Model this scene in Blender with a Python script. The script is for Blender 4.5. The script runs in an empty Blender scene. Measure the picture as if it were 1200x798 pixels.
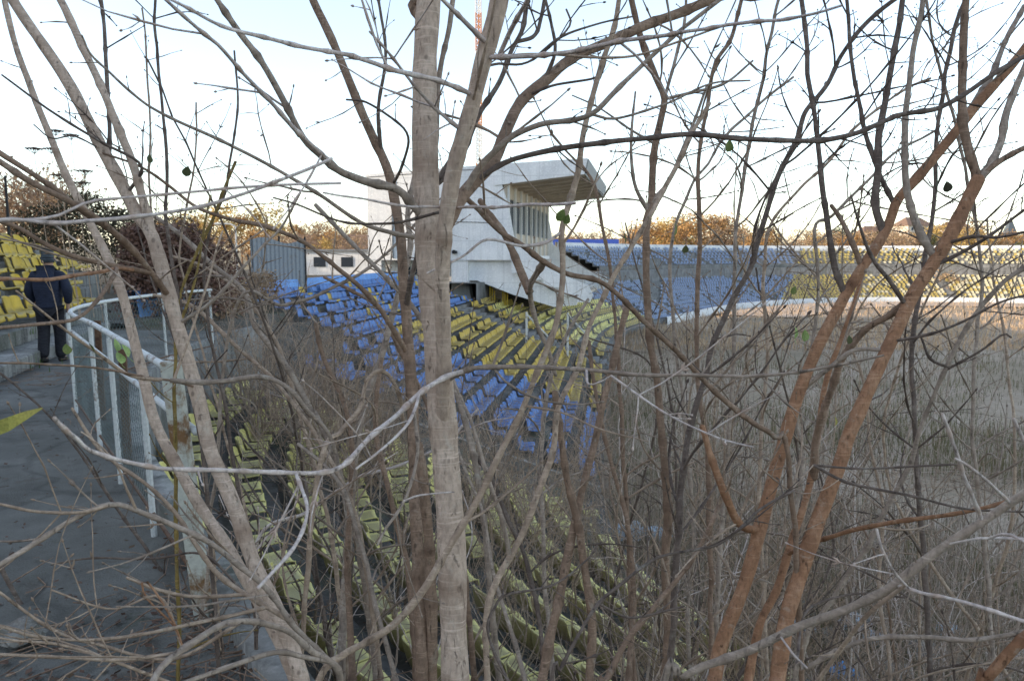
import bpy, bmesh, math, random
import numpy as np
from mathutils import Vector, Matrix

RNG = random.Random(7)
NR = np.random.RandomState(11)
scene = bpy.context.scene
C = scene.collection
R = math.radians

# ------------------------------------------------------------------ camera
F = 920.0                      # focal length in pixels of a 1200 px wide frame
PITCH = math.atan(99 / F)
CAM = np.array((0.0, 0.0, 1.6))
cp, sp = math.cos(PITCH), math.sin(PITCH)

def at(px, py, d):
    """world point seen at a picture position, d metres along the optical axis"""
    xc, yc = (px - 600) / F * d, -(py - 399) / F * d
    return np.array((xc, d * cp + yc * sp, 1.6 - d * sp + yc * cp))

cam_d = bpy.data.cameras.new('camera')
cam = bpy.data.objects.new('camera', cam_d); C.objects.link(cam)
cam.location = CAM
cam.rotation_euler = (R(90) - PITCH, 0, 0)
cam_d.sensor_width = 36.0
cam_d.lens = 36.0 * F / 1200
cam_d.clip_end = 6000; cam_d.clip_start = 0.05
cam_d.dof.use_dof = True
cam_d.dof.focus_distance = 2.6
cam_d.dof.aperture_fstop = cam_d.lens / 1000 / 0.0032
scene.camera = cam

# ------------------------------------------------------------------ helpers
def tag(o, label=None, cat=None, group=None, kind=None):
    if label: o['label'] = label
    if cat: o['category'] = cat
    if group: o['group'] = group
    if kind: o['kind'] = kind
    return o

def thing(name, label, cat, loc=(0, 0, 0), rz=0.0, group=None):
    o = bpy.data.objects.new(name, None); C.objects.link(o)
    o.empty_display_size = 0.2
    o.location = loc; o.rotation_euler = (0, 0, rz)
    return tag(o, label, cat, group)

def link(name, me, mat=None, parent=None, keep=False):
    """keep: the mesh is in world coordinates although it gets a parent"""
    o = bpy.data.objects.new(name, me); C.objects.link(o)
    if mat is not None:
        me.materials.append(mat)
    if parent is not None:
        o.parent = parent
        if keep:
            o.matrix_parent_inverse = Matrix.LocRotScale(parent.location, parent.rotation_euler, parent.scale).inverted()
    return o

def fast_mesh(name, V, Q, attrs=None, smooth=True):
    """V (n,3) float, Q (m,4) or (m,3) int"""
    V = np.asarray(V, dtype=np.float32); Q = np.asarray(Q, dtype=np.int32)
    me = bpy.data.meshes.new(name)
    k = Q.shape[1]
    me.vertices.add(len(V)); me.vertices.foreach_set('co', V.ravel())
    me.loops.add(Q.size); me.loops.foreach_set('vertex_index', Q.ravel())
    me.polygons.add(len(Q))
    me.polygons.foreach_set('loop_start', np.arange(0, Q.size, k, dtype=np.int32))
    me.polygons.foreach_set('loop_total', np.full(len(Q), k, dtype=np.int32))
    if smooth:
        me.polygons.foreach_set('use_smooth', np.ones(len(Q), dtype=bool))
    for an, av in (attrs or {}).items():
        a = me.attributes.new(an, 'FLOAT', 'POINT')
        a.data.foreach_set('value', np.asarray(av, dtype=np.float32))
    me.update(calc_edges=True)
    return me

class MB:
    """collects simple shapes of ONE object"""
    def __init__(s): s.v = []; s.f = []
    def quad(s, a, b, c, d):
        n = len(s.v); s.v += [tuple(a), tuple(b), tuple(c), tuple(d)]; s.f.append((n, n+1, n+2, n+3))
    def poly(s, pts):
        n = len(s.v); s.v += [tuple(p) for p in pts]; s.f.append(tuple(range(n, n+len(pts))))
    def hexa(s, p):      # 8 points: bottom 4 ccw, top 4
        n = len(s.v); s.v += [tuple(q) for q in p]
        for f in ((3,2,1,0),(4,5,6,7),(0,1,5,4),(1,2,6,5),(2,3,7,6),(3,0,4,7)):
            s.f.append(tuple(n+i for i in f))
    def box(s, x0, x1, y0, y1, z0, z1, fr=None):
        p = [(x0,y0,z0),(x1,y0,z0),(x1,y1,z0),(x0,y1,z0),(x0,y0,z1),(x1,y0,z1),(x1,y1,z1),(x0,y1,z1)]
        if fr: p = [fr(*q) for q in p]
        s.hexa(p)
    def tube(s, pts, r, n=8, r1=None, cap=True):
        pts = [Vector(p) for p in pts]; r1 = r if r1 is None else r1
        b = len(s.v); m = len(pts)
        for i, p in enumerate(pts):
            t = (pts[min(i+1, m-1)] - pts[max(i-1, 0)]).normalized()
            ref = Vector((0,0,1)) if abs(t.z) < 0.9 else Vector((1,0,0))
            u = t.cross(ref).normalized(); w = t.cross(u)
            rr = r + (r1 - r) * i / max(1, m-1)
            for k in range(n):
                a = 2*math.pi*k/n
                s.v.append(tuple(p + (u*math.cos(a) + w*math.sin(a))*rr))
        for i in range(m-1):
            for k in range(n):
                s.f.append((b+i*n+k, b+i*n+(k+1)%n, b+(i+1)*n+(k+1)%n, b+(i+1)*n+k))
        if cap:
            s.f.append(tuple(b+k for k in range(n))[::-1]); s.f.append(tuple(b+(m-1)*n+k for k in range(n)))
    def prism(s, pts, w0, w1, fr):   # polygon (u,z) extruded from w0 to w1; fr(u,w,z)->xyz
        n = len(pts); b = len(s.v)
        s.v += [tuple(fr(u, w0, z)) for u, z in pts] + [tuple(fr(u, w1, z)) for u, z in pts]
        s.f.append(tuple(range(b, b+n))); s.f.append(tuple(range(b+2*n-1, b+n-1, -1)))
        for i in range(n):
            j = (i+1) % n
            s.f.append((b+j, b+i, b+n+i, b+n+j))
    def mesh(s, name, smooth=False, bevel=0):
        me = bpy.data.meshes.new(name); me.from_pydata(s.v, [], s.f)
        bm = bmesh.new(); bm.from_mesh(me)
        bmesh.ops.recalc_face_normals(bm, faces=bm.faces)
        if bevel:
            bmesh.ops.remove_doubles(bm, verts=bm.verts, dist=1e-5)
            bmesh.ops.bevel(bm, geom=[e for e in bm.edges if len(e.link_faces) == 2 and e.calc_face_angle(0) > 0.6],
                            offset=bevel, segments=1, affect='EDGES')
        bm.to_mesh(me); bm.free()
        if smooth:
            for p in me.polygons: p.use_smooth = True
        return me
    def build(s, name, mat, parent=None, smooth=False, keep=False, bevel=0):
        return link(name, s.mesh(name, smooth, bevel), mat, parent, keep)

# ------------------------------------------------------------------ materials
class NT:
    def __init__(s, name):
        s.m = bpy.data.materials.new(name); s.m.use_nodes = True
        s.t = s.m.node_tree; s.n = s.t.nodes; s.b = s.n['Principled BSDF']
        s.b.inputs['Roughness'].default_value = 0.85
        s.b.inputs['Specular IOR Level'].default_value = 0.25
        s.co = s.n.new('ShaderNodeTexCoord')
    def l(s, a, b): s.t.links.new(a, b)
    def pos(s):
        if not hasattr(s, '_p'): s._p = s.n.new('ShaderNodeNewGeometry')
        return s._p.outputs['Position']
    def map(s, vec, scale):
        n = s.n.new('ShaderNodeMapping'); n.inputs['Scale'].default_value = scale
        s.l(vec, n.inputs['Vector']); return n.outputs[0]
    def noise(s, vec, scale, detail=4, rough=0.6, dist=0):
        n = s.n.new('ShaderNodeTexNoise'); n.inputs['Scale'].default_value = scale
        n.inputs['Detail'].default_value = detail; n.inputs['Roughness'].default_value = rough
        n.inputs['Distortion'].default_value = dist
        s.l(vec, n.inputs['Vector']); return n.outputs['Fac']
    def voro(s, vec, scale):
        n = s.n.new('ShaderNodeTexVoronoi'); n.inputs['Scale'].default_value = scale
        s.l(vec, n.inputs['Vector']); return n.outputs['Distance']
    def ramp(s, fac, stops):
        n = s.n.new('ShaderNodeValToRGB'); e = n.color_ramp.elements
        while len(e) < len(stops): e.new(0.5)
        for el, (p, c) in zip(e, stops):
            el.position = p; el.color = (*c, 1) if len(c) == 3 else c
        s.l(fac, n.inputs[0]); return n.outputs[0]
    def fac(s, f, a, b): return s.ramp(f, [(a, (0,0,0)), (b, (1,1,1))] if a < b else [(b, (1,1,1)), (a, (0,0,0))])
    def mix(s, f, a, b, mode='MIX'):
        n = s.n.new('ShaderNodeMix'); n.data_type = 'RGBA'; n.blend_type = mode
        for sock, v in ((n.inputs[0], f), (n.inputs[6], a), (n.inputs[7], b)):
            if isinstance(v, (int, float)): sock.default_value = v
            elif isinstance(v, tuple): sock.default_value = (*v, 1)
            else: s.l(v, sock)
        return n.outputs[2]
    def attr(s, name):
        n = s.n.new('ShaderNodeAttribute'); n.attribute_name = name; return n.outputs['Fac']
    def rand(s):
        n = s.n.new('ShaderNodeObjectInfo'); return n.outputs['Random']
    def math(s, op, a, b):
        n = s.n.new('ShaderNodeMath'); n.operation = op
        for sock, v in ((n.inputs[0], a), (n.inputs[1], b)):
            if isinstance(v, (int, float)): sock.default_value = v
            else: s.l(v, sock)
        return n.outputs[0]
    def bump(s, h, strength, dist=0.01):
        n = s.n.new('ShaderNodeBump'); n.inputs['Strength'].default_value = strength
        n.inputs['Distance'].default_value = dist
        s.l(h, n.inputs['Height']); s.l(n.outputs[0], s.b.inputs['Normal'])
    def col(s, c):
        if isinstance(c, tuple): s.b.inputs['Base Color'].default_value = (*c, 1)
        else: s.l(c, s.b.inputs['Base Color'])
        return s

def bark(name, dark, mid, light, node=(0.2, 0.14, 0.1), fine=1.0, sheen=0.0):
    dark, mid, light, node = [tuple(min(.9, x*k) for x, k in zip(c, (1.32, 1.2, 1.06))) for c in (dark, mid, light, node)]
    t = NT(name); p = t.pos()
    a = t.noise(p, 14, 5, 0.62)
    b = t.noise(t.map(p, (1, 1, 0.35)), 95 * fine, 4, 0.7)
    ring = t.noise(t.map(p, (0.3, 0.3, 4)), 38, 3, 0.6)
    c = t.ramp(a, [(0.28, dark), (0.5, mid), (0.74, light)])
    c = t.mix(t.fac(b, 0.42, 0.75), c, tuple(x * 0.55 for x in mid))
    c = t.mix(t.math('MULTIPLY', t.fac(ring, 0.55, 0.7), 0.5), c, tuple(x * 1.25 for x in light))
    lent = t.fac(t.voro(t.map(p, (1, 1, 2.2)), 130), 0.16, 0.08)
    c = t.mix(t.math('MULTIPLY', lent, 0.35), c, tuple(x * 0.5 for x in dark))
    big = t.noise(p, 2.3, 2)
    c = t.mix(t.math('MULTIPLY', t.fac(big, 0.45, 0.7), 0.4), c, dark)
    li = t.fac(t.noise(p, 21, 6, 0.75, 0.6), 0.57, 0.66)
    c = t.mix(t.math('MULTIPLY', li, 0.45), c, tuple(0.5*x+0.5*y for x, y in zip(light, (0.42, 0.43, 0.36))))
    crk = t.fac(t.noise(t.map(p, (1, 1, 0.22)), 60, 5, 0.75, 0.4), 0.40, 0.33)
    c = t.mix(t.math('MULTIPLY', crk, 0.6), c, tuple(x * 0.4 for x in dark))
    knot = t.fac(t.voro(t.map(p, (1, 1, 0.7)), 17), 0.13, 0.07)
    c = t.mix(t.math('MULTIPLY', knot, 0.7), c, tuple(x * 0.45 for x in dark))
    c = t.mix(t.math('MULTIPLY', t.attr('node'), 0.65), c, node)
    t.col(c)
    h = t.math('ADD', t.math('MULTIPLY', b, 0.8), t.math('SUBTRACT', a, t.math('MULTIPLY', crk, 0.8)))
    t.bump(h, 0.8, 0.006)
    return t.m

M = {}
M['bark_tan'] = bark('bark_tan', (0.29, 0.23, 0.195), (0.43, 0.355, 0.305), (0.55, 0.475, 0.425), (0.17, 0.12, 0.09))
M['bark_brown'] = bark('bark_brown', (0.125, 0.088, 0.066), (0.215, 0.155, 0.118), (0.30, 0.23, 0.185), (0.09, 0.06, 0.045))
M['bark_orange'] = bark('bark_orange', (0.17, 0.095, 0.058), (0.275, 0.155, 0.094), (0.36, 0.235, 0.16), (0.13, 0.07, 0.045))
M['bark_grey'] = bark('bark_grey', (0.17, 0.142, 0.122), (0.285, 0.245, 0.215), (0.41, 0.36, 0.325), (0.11, 0.085, 0.07))
M['bark_dark'] = bark('bark_dark', (0.07, 0.056, 0.05), (0.125, 0.102, 0.092), (0.20, 0.17, 0.155), (0.06, 0.045, 0.04))
M['bark_pale'] = bark('bark_pale', (0.30, 0.26, 0.25), (0.50, 0.455, 0.46), (0.72, 0.68, 0.69), (0.34, 0.24, 0.18))  # very light bark; doubles as the white of lit foreground twigs
M['bark_twig'] = bark('bark_twig', (0.20, 0.155, 0.125), (0.33, 0.265, 0.215), (0.47, 0.395, 0.33), (0.12, 0.09, 0.07))

def concrete(name, base, dark, moss=0.3, streak=0.6, scale=1.0, joints=False):
    t = NT(name); p = t.pos()
    a = t.noise(p, 1.3 * scale, 6, 0.65); b = t.noise(p, 26 * scale, 4, 0.7)
    st = t.noise(t.map(p, (2.2, 2.2, 0.16)), 2.2 * scale, 5, 0.7)
    c = t.mix(t.fac(a, 0.35, 0.68), dark, base)
    c = t.mix(t.math('MULTIPLY', t.fac(st, 0.46, 0.66), streak), c, tuple(x * 0.35 for x in dark))
    c = t.mix(t.math('MULTIPLY', t.fac(b, 0.5, 0.72), 0.5), c, tuple(x * 1.35 for x in base))
    ms = t.fac(t.noise(p, 0.8, 5, 0.7), 0.52, 0.66)
    c = t.mix(t.math('MULTIPLY', ms, moss), c, (0.05, 0.065, 0.022))
    if joints:
        se = t.n.new('ShaderNodeSeparateXYZ'); t.l(p, se.inputs[0]); cb = t.n.new('ShaderNodeCombineXYZ')
        t.l(t.math('SUBTRACT', se.outputs[0], t.math('MULTIPLY', se.outputs[1], 0.18)), cb.inputs[0]); t.l(se.outputs[2], cb.inputs[1])
        br = t.n.new('ShaderNodeTexBrick'); br.inputs['Scale'].default_value = 1.0; br.inputs['Brick Width'].default_value = 2.25; br.inputs['Row Height'].default_value = 1.25
        br.inputs['Mortar Size'].default_value = 0.018; br.inputs['Mortar Smooth'].default_value = 0.4; br.offset = 0.0
        t.l(cb.outputs[0], br.inputs['Vector'])
        c = t.mix(t.math('MULTIPLY', br.outputs['Fac'], 0.35), c, tuple(x * 0.45 for x in dark))
        dr = t.fac(t.noise(t.map(p, (1.2, 1.2, 0.09)), 3.2, 5, 0.7), 0.55, 0.72)
        c = t.mix(t.math('MULTIPLY', dr, 0.22), c, (0.36, 0.34, 0.30))
    t.col(c); t.bump(t.math('ADD', a, b), 0.5, 0.01)
    return t.m

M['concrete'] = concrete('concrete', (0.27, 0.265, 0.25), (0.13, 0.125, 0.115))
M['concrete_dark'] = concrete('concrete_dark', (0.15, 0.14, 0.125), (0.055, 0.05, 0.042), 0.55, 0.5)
M['concrete_stained'] = concrete('concrete_stained', (0.32, 0.31, 0.285), (0.15, 0.145, 0.13), 0.35, 0.9)
M['concrete_white'] = concrete('concrete_white', (0.80, 0.79, 0.76), (0.62, 0.62, 0.60), 0.0, 0.12, 0.6)
M['render_white'] = concrete('render_white', (0.88, 0.88, 0.87), (0.70, 0.71, 0.72), 0.0, 0.22, 0.5, True)
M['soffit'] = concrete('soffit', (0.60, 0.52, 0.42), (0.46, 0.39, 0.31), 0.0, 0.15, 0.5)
M['blue_wall'] = concrete('blue_wall', (0.22, 0.42, 0.78), (0.16, 0.30, 0.58), 0.0, 0.25)

def asphalt():
    t = NT('asphalt'); p = t.pos()
    a = t.noise(p, 1.1, 6, 0.7); b = t.noise(p, 160, 3, 0.8); v = t.voro(p, 95)
    c = t.ramp(a, [(0.3, (0.10, 0.098, 0.085)), (0.55, (0.18, 0.178, 0.158)), (0.75, (0.26, 0.255, 0.23))])
    c = t.mix(t.fac(v, 0.2, 0.05), c, (0.24, 0.25, 0.25))
    c = t.mix(t.math('MULTIPLY', t.fac(b, 0.5, 0.75), 0.45), c, (0.035, 0.035, 0.032))
    g = t.fac(t.noise(p, 2.6, 6, 0.75), 0.6, 0.72)
    c = t.mix(t.math('MULTIPLY', g, 0.5), c, (0.05, 0.07, 0.025))
    br = t.fac(t.noise(p, 0.9, 5, 0.8), 0.56, 0.66)
    c = t.mix(t.math('MULTIPLY', br, 0.55), c, (0.09, 0.06, 0.04))
    ve = t.n.new('ShaderNodeTexVoronoi'); ve.feature = 'DISTANCE_TO_EDGE'; ve.inputs['Scale'].default_value = 0.45
    wv = t.n.new('ShaderNodeVectorMath'); wv.operation = 'ADD'; nz = t.n.new('ShaderNodeTexNoise'); nz.inputs['Scale'].default_value = 3.0; nz.inputs['Detail'].default_value = 6
    t.l(p, nz.inputs['Vector']); sc = t.n.new('ShaderNodeVectorMath'); sc.operation = 'SCALE'; sc.inputs['Scale'].default_value = 0.5
    t.l(nz.outputs['Color'], sc.inputs[0]); t.l(p, wv.inputs[0]); t.l(sc.outputs[0], wv.inputs[1]); t.l(wv.outputs[0], ve.inputs['Vector'])
    ck = t.fac(ve.outputs['Distance'], 0.022, 0.006)
    c = t.mix(t.math('MULTIPLY', ck, 0.3), c, (0.02, 0.02, 0.015))
    t.col(c); t.bump(t.math('SUBTRACT', t.math('ADD', b, v), t.math('MULTIPLY', ck, 0.6)), 0.8, 0.008)
    return t.m
M['asphalt'] = asphalt()

def soil(name, cols, scale=0.5, fine=30):
    t = NT(name); p = t.pos()
    a = t.noise(p, scale, 7, 0.68); b = t.noise(p, fine, 4, 0.7)
    c = t.ramp(a, [(0.3, cols[0]), (0.5, cols[1]), (0.7, cols[2])])
    c = t.mix(t.math('MULTIPLY', t.fac(b, 0.45, 0.75), 0.6), c, tuple(x * 0.4 for x in cols[0]))
    t.col(c); t.bump(t.math('ADD', a, b), 0.7, 0.03)
    return t.m
M['field'] = soil('field', [(0.20, 0.16, 0.095), (0.34, 0.265, 0.185), (0.45, 0.36, 0.28)], 0.16, 7)
M['track'] = soil('track', [(0.46, 0.33, 0.23), (0.56, 0.42, 0.30), (0.60, 0.47, 0.36)], 0.3, 8)  # albedo raised and warmed to paint in the sunlit far strip
M['earth'] = soil('earth', [(0.06, 0.047, 0.034), (0.105, 0.085, 0.06), (0.09, 0.09, 0.045)], 0.8, 25)
M['hill'] = soil('hill', [(0.20, 0.165, 0.10), (0.30, 0.24, 0.15), (0.26, 0.225, 0.13)], 0.2, 2)  # lightened so the added slope at left bounces more light

def plastic(name, c, dirt=(0.085, 0.075, 0.06), amt=0.6, rough=0.5, var=0.25):
    t = NT(name); p = t.pos()
    base = t.mix(t.rand(), c, tuple(min(1, x * (1 - var) + 0.02) for x in c))
    a = t.noise(p, 9, 6, 0.7); b = t.noise(p, 70, 3, 0.7)
    col = t.mix(t.math('MULTIPLY', t.fac(a, 0.42, 0.68), amt), base, dirt)
    col = t.mix(t.math('MULTIPLY', t.attr('dirt'), t.math('ADD', 0.45, t.math('MULTIPLY', b, 0.6))), col, dirt)
    t.col(col); t.b.inputs['Roughness'].default_value = rough
    t.bump(b, 0.15, 0.003)
    return t.m
M['seat_olive'] = plastic('seat_olive', (0.90, 0.80, 0.26), (0.16, 0.13, 0.10), 0.2)
M['seat_yellow'] = plastic('seat_yellow', (0.72, 0.49, 0.045), (0.14, 0.11, 0.06), 0.22)
M['seat_blue'] = plastic('seat_blue', (0.10, 0.26, 0.66), (0.08, 0.09, 0.115), 0.38)
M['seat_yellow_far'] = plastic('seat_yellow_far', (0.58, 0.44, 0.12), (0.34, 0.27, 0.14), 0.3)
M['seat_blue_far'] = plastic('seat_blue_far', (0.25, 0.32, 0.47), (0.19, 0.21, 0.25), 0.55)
M['seat_faded'] = plastic('seat_faded', (0.62, 0.55, 0.36), (0.42, 0.36, 0.25), 0.4)

def paint_worn(name, c, rust=(0.16, 0.075, 0.03), lo=0.55, hi=0.66, sc=7):
    t = NT(name); p = t.pos()
    a = t.noise(p, sc, 7, 0.75); b = t.noise(p, sc * 9, 3)
    col = t.mix(t.fac(b, 0.35, 0.7), c, tuple(x * 0.82 for x in c))
    col = t.mix(t.fac(a, lo, hi), col, rust)
    t.col(col); t.b.inputs['Roughness'].default_value = 0.6; t.bump(a, 0.3, 0.004)
    return t.m
M['rail_white'] = paint_worn('rail_white', (0.66, 0.67, 0.64))
M['post_white'] = paint_worn('post_white', (0.58, 0.58, 0.50), (0.22, 0.12, 0.055), 0.5, 0.62, 5)
M['rust'] = paint_worn('rust', (0.15, 0.085, 0.05), (0.07, 0.035, 0.02), 0.5, 0.6)
M['wire'] = paint_worn('wire', (0.16, 0.20, 0.19), (0.09, 0.07, 0.05), 0.5, 0.7, 20)
M['mast_orange'] = paint_worn('mast_orange', (0.62, 0.27, 0.09), (0.4, 0.2, 0.1), 0.7, 0.8)
M['mast_white'] = paint_worn('mast_white', (0.78, 0.76, 0.72), (0.6, 0.5, 0.4), 0.7, 0.8)
M['board_blue'] = paint_worn('board_blue', (0.05, 0.10, 0.42), (0.04, 0.08, 0.3), 0.6, 0.7, 0.6)
M['sheet_grey'] = paint_worn('sheet_grey', (0.27, 0.29, 0.31), (0.20, 0.17, 0.15), 0.58, 0.7, 1.6)
M['dark_metal'] = paint_worn('dark_metal', (0.03, 0.03, 0.032), (0.05, 0.035, 0.03))
M['window_dark'] = paint_worn('window_dark', (0.035, 0.045, 0.06), (0.02, 0.025, 0.03), 0.6, 0.8, 1)
M['roof_red'] = paint_worn('roof_red', (0.21, 0.135, 0.095), (0.17, 0.115, 0.08), 0.5, 0.7, 1.5)
M['house_wall'] = paint_worn('house_wall', (0.62, 0.54, 0.44), (0.5, 0.42, 0.33), 0.6, 0.75, 1)
M['spire'] = paint_worn('spire', (0.10, 0.12, 0.14), (0.07, 0.08, 0.09), 0.6, 0.75, 1)

def leafy(name, cols, sc=3.0, trans=0.0):
    t = NT(name); p = t.pos()
    a = t.noise(p, sc, 4, 0.7); b = t.noise(p, sc * 12, 2)
    c = t.ramp(a, [(0.3, cols[0]), (0.5, cols[1]), (0.7, cols[2])])
    c = t.mix(t.math('MULTIPLY', t.fac(b, 0.4, 0.7), 0.5), c, tuple(x * 0.45 for x in cols[0]))
    t.col(c); t.b.inputs['Roughness'].default_value = 0.75
    return t.m
M['leaf_orange'] = leafy('leaf_orange', [(0.30, 0.155, 0.055), (0.48, 0.27, 0.10), (0.58, 0.38, 0.16)], 0.7)  # this, the gold and the brown are brightened to read as sunlit
M['leaf_gold'] = leafy('leaf_gold', [(0.36, 0.23, 0.07), (0.54, 0.37, 0.12), (0.60, 0.45, 0.18)], 0.7)
M['leaf_brown'] = leafy('leaf_brown', [(0.25, 0.165, 0.10), (0.38, 0.26, 0.155), (0.47, 0.34, 0.21)], 0.7)
M['leaf_green'] = leafy('leaf_green', [(0.05, 0.06, 0.025), (0.09, 0.10, 0.04), (0.14, 0.14, 0.06)], 0.7)
M['leaf_ivy'] = leafy('leaf_ivy', [(0.09, 0.055, 0.042), (0.20, 0.112, 0.085), (0.27, 0.17, 0.125)], 1.2)
M['leaf_ivy_green'] = leafy('leaf_ivy_green', [(0.03, 0.03, 0.018), (0.065, 0.06, 0.032), (0.11, 0.085, 0.05)], 1.2)
M['leaf_fresh'] = leafy('leaf_fresh', [(0.10, 0.14, 0.035), (0.16, 0.20, 0.055), (0.22, 0.22, 0.07)], 30)
M['leaf_lime'] = leafy('leaf_lime', [(0.24, 0.34, 0.10), (0.33, 0.44, 0.15), (0.40, 0.50, 0.20)], 20)
M['blade_yellow'] = leafy('blade_yellow', [(0.30, 0.29, 0.07), (0.42, 0.37, 0.09), (0.33, 0.28, 0.10)], 20)
M['weed'] = leafy('weed', [(0.16, 0.125, 0.09), (0.27, 0.215, 0.155), (0.37, 0.30, 0.22)], 0.35)
M['weed_green'] = leafy('weed_green', [(0.10, 0.10, 0.05), (0.17, 0.155, 0.075), (0.24, 0.20, 0.11)], 0.35)
M['litter'] = leafy('litter', [(0.06, 0.035, 0.025), (0.13, 0.075, 0.05), (0.20, 0.14, 0.09)], 4)
M['grass'] = leafy('grass', [(0.05, 0.09, 0.02), (0.09, 0.15, 0.03), (0.14, 0.19, 0.05)], 4)
SKY_DUST, SKY_STR, SKY_SAT = 0.7, 0.405, 0.75
# ------------------------------------------------------------------ plan of the stadium bowl
def catmull(pts, n=24):
    P = [np.array(p, float) for p in pts]
    P = [2*P[0]-P[1]] + P + [2*P[-1]-P[-2]]
    out = []
    for i in range(1, len(P)-2):
        for k in range(n):
            t = k/n
            out.append(0.5*((2*P[i]) + (-P[i-1]+P[i+1])*t + (2*P[i-1]-5*P[i]+4*P[i+1]-P[i+2])*t*t + (-P[i-1]+3*P[i]-3*P[i+1]+P[i+2])*t**3))
    out.append(P[-2]); return np.array(out)

def resample(P, step):
    d = np.r_[0, np.cumsum(np.linalg.norm(np.diff(P, axis=0), axis=1))]
    n = max(2, int(round(d[-1]/step))+1); s = np.linspace(0, d[-1], n)
    return np.stack([np.interp(s, d, P[:, k]) for k in range(P.shape[1])], 1)

INNER = [(48,-30),(30,-22),(18,-11),(10.5,-0.5),(7.4,4.0),(5.0,7.7),(2.9,11.2),(2.0,14.6),(2.25,19),(3.3,27),(5.6,45),(8.6,58),
         (15,71),(25,87),(36,96.5),(47,100),(58,98.5),(69,93.5),(80,85),(90,72)]
IP = resample(catmull(INNER), 0.25)
for _ in range(25):
    IP[1:-1] = 0.25*IP[:-2] + 0.5*IP[1:-1] + 0.25*IP[2:]
IP = resample(IP, 0.25)
T_ = np.gradient(IP, axis=0); T_ /= np.linalg.norm(T_, axis=1)[:, None]
IN = np.stack([-T_[:, 1], T_[:, 0]], 1)         # outward normal
SLEN = len(IP)
def idx_y(y):            # index on the near/left flank with that y
    fl = np.arange(SLEN); ok = (IP[:, 0] < 30)
    return int(fl[ok][np.argmin(abs(IP[ok, 1]-y))])
ZP = -4.2
ROW_D, ROW_H, NROW = 0.75, 0.28, 10
def tread(k): return -3.8 + ROW_H*k
I_GANG, I_BLUE0, I_BY, I_STAIR0, I_STAIR1, I_BEND = idx_y(16.7), idx_y(18.0), idx_y(25.5), idx_y(38.5), idx_y(41.0), idx_y(44)
I_FAR = idx_y(76)

def off(i, o): return IP[i] + IN[i]*o
def near_inner(x, y):
    d = (IP[:, 0]-x)**2 + (IP[:, 1]-y)**2
    i = int(np.argmin(d)); return i, float(np.dot(np.array((x, y))-IP[i], IN[i]))
def edge_off(i):
    return 11.55 if I_BLUE0 <= i <= I_BEND else 7.6
def ground_z(x, y):
    i, o = near_inner(x, y)
    if o <= 0: return ZP
    e = edge_off(i)
    if o < e: return tread(min(14, int((o)/ROW_D)))
    return 0.0

def sweep(profile, i0, i1, step=2):
    """profile of (offset, z) swept along the bowl"""
    idx = list(range(i0, i1, step)) + [i1]
    n = len(profile); V = []
    for i in idx:
        for o, z in profile:
            p = off(i, o); V.append((p[0], p[1], z))
    Q = []
    for a in range(len(idx)-1):
        for k in range(n-1):
            Q.append((a*n+k, (a+1)*n+k, (a+1)*n+k+1, a*n+k+1))
    return fast_mesh('sweep', V, Q, smooth=False)

# ground sheet, ring of running track, embankment
V = []; n = 60
xs = np.r_[-3000, -900, -300, np.linspace(-60, 140, 101), 400, 1200, 3000]; ys = np.r_[-3000, -600, np.linspace(-60, 140, 101), 300, 900, 3500]
gx, gy = np.meshgrid(xs, ys)
gz = ZP + 0.05*np.sin(gx*0.7)*np.cos(gy*0.53) - 0.05
V = np.stack([gx.ravel(), gy.ravel(), gz.ravel()], 1)
nx = len(xs); a = np.arange(len(ys)-1)[:, None]*nx + np.arange(nx-1)[None]
a = a.ravel(); Q = np.stack([a, a+1, a+nx+1, a+nx], 1)
tag(link('ground', fast_mesh('ground', V, Q), M['field']), kind='structure')
tag(link('running_track', sweep([(-9.5, ZP+0.05), (-1.2, ZP+0.07)], idx_y(78), SLEN-1), M['track']), kind='structure')
# embankment around the bowl (walkway level)
idx = list(range(0, SLEN, 3))
V = []; prof = [None, 13.0, 30.0, 60.0, 90.0]; zz = [0, 0, 0, -0.2, ZP-0.3]
for i in idx:
    for o, z in zip(prof, zz):
        p = off(i, edge_off(i) if o is None else o); V.append((p[0], p[1], z))
Q = [(a*5+k, (a+1)*5+k, (a+1)*5+k+1, a*5+k+1) for a in range(len(idx)-1) for k in range(4)]
tag(link('embankment', fast_mesh('embankment', V, Q, smooth=False), M['earth']), kind='structure')
tag(link('walkway', sweep([(7.62, 0.012), (7.62, 0.006), (10.6, 0.006)], idx_y(-16), idx_y(16.5), 1), M['asphalt']), kind='structure')
# unseen slope added at left to keep low sun off the near terraces
V = []; us = np.linspace(-190, 0, 90); sect = [(-36.5, 0), (-38.5, 10), (-43, 19), (-50, 27), (-62, 31), (-90, 26), (-150, 10), (-220, -4.5)]
hr = np.random.RandomState(3)
for u in us:
    f = min(1.0, max(0.0, -u/4.0)); f = f*f*(3-2*f)
    for x, z in sect:
        y = u + 42.0 + (x+38)*0.268
        V.append((x + hr.uniform(-.7, .7), y, (z + hr.uniform(-.6, .6))*f - (4.2*(1-f))))
ys = us
m = len(sect); Q = [(a*m+k, a*m+k+1, (a+1)*m+k+1, (a+1)*m+k) for a in range(len(ys)-1) for k in range(m-1)]
tag(link('hill', fast_mesh('hill', V, Q), M['hill']), kind='structure')  # the added sun-blocking slope, out of view
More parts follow.
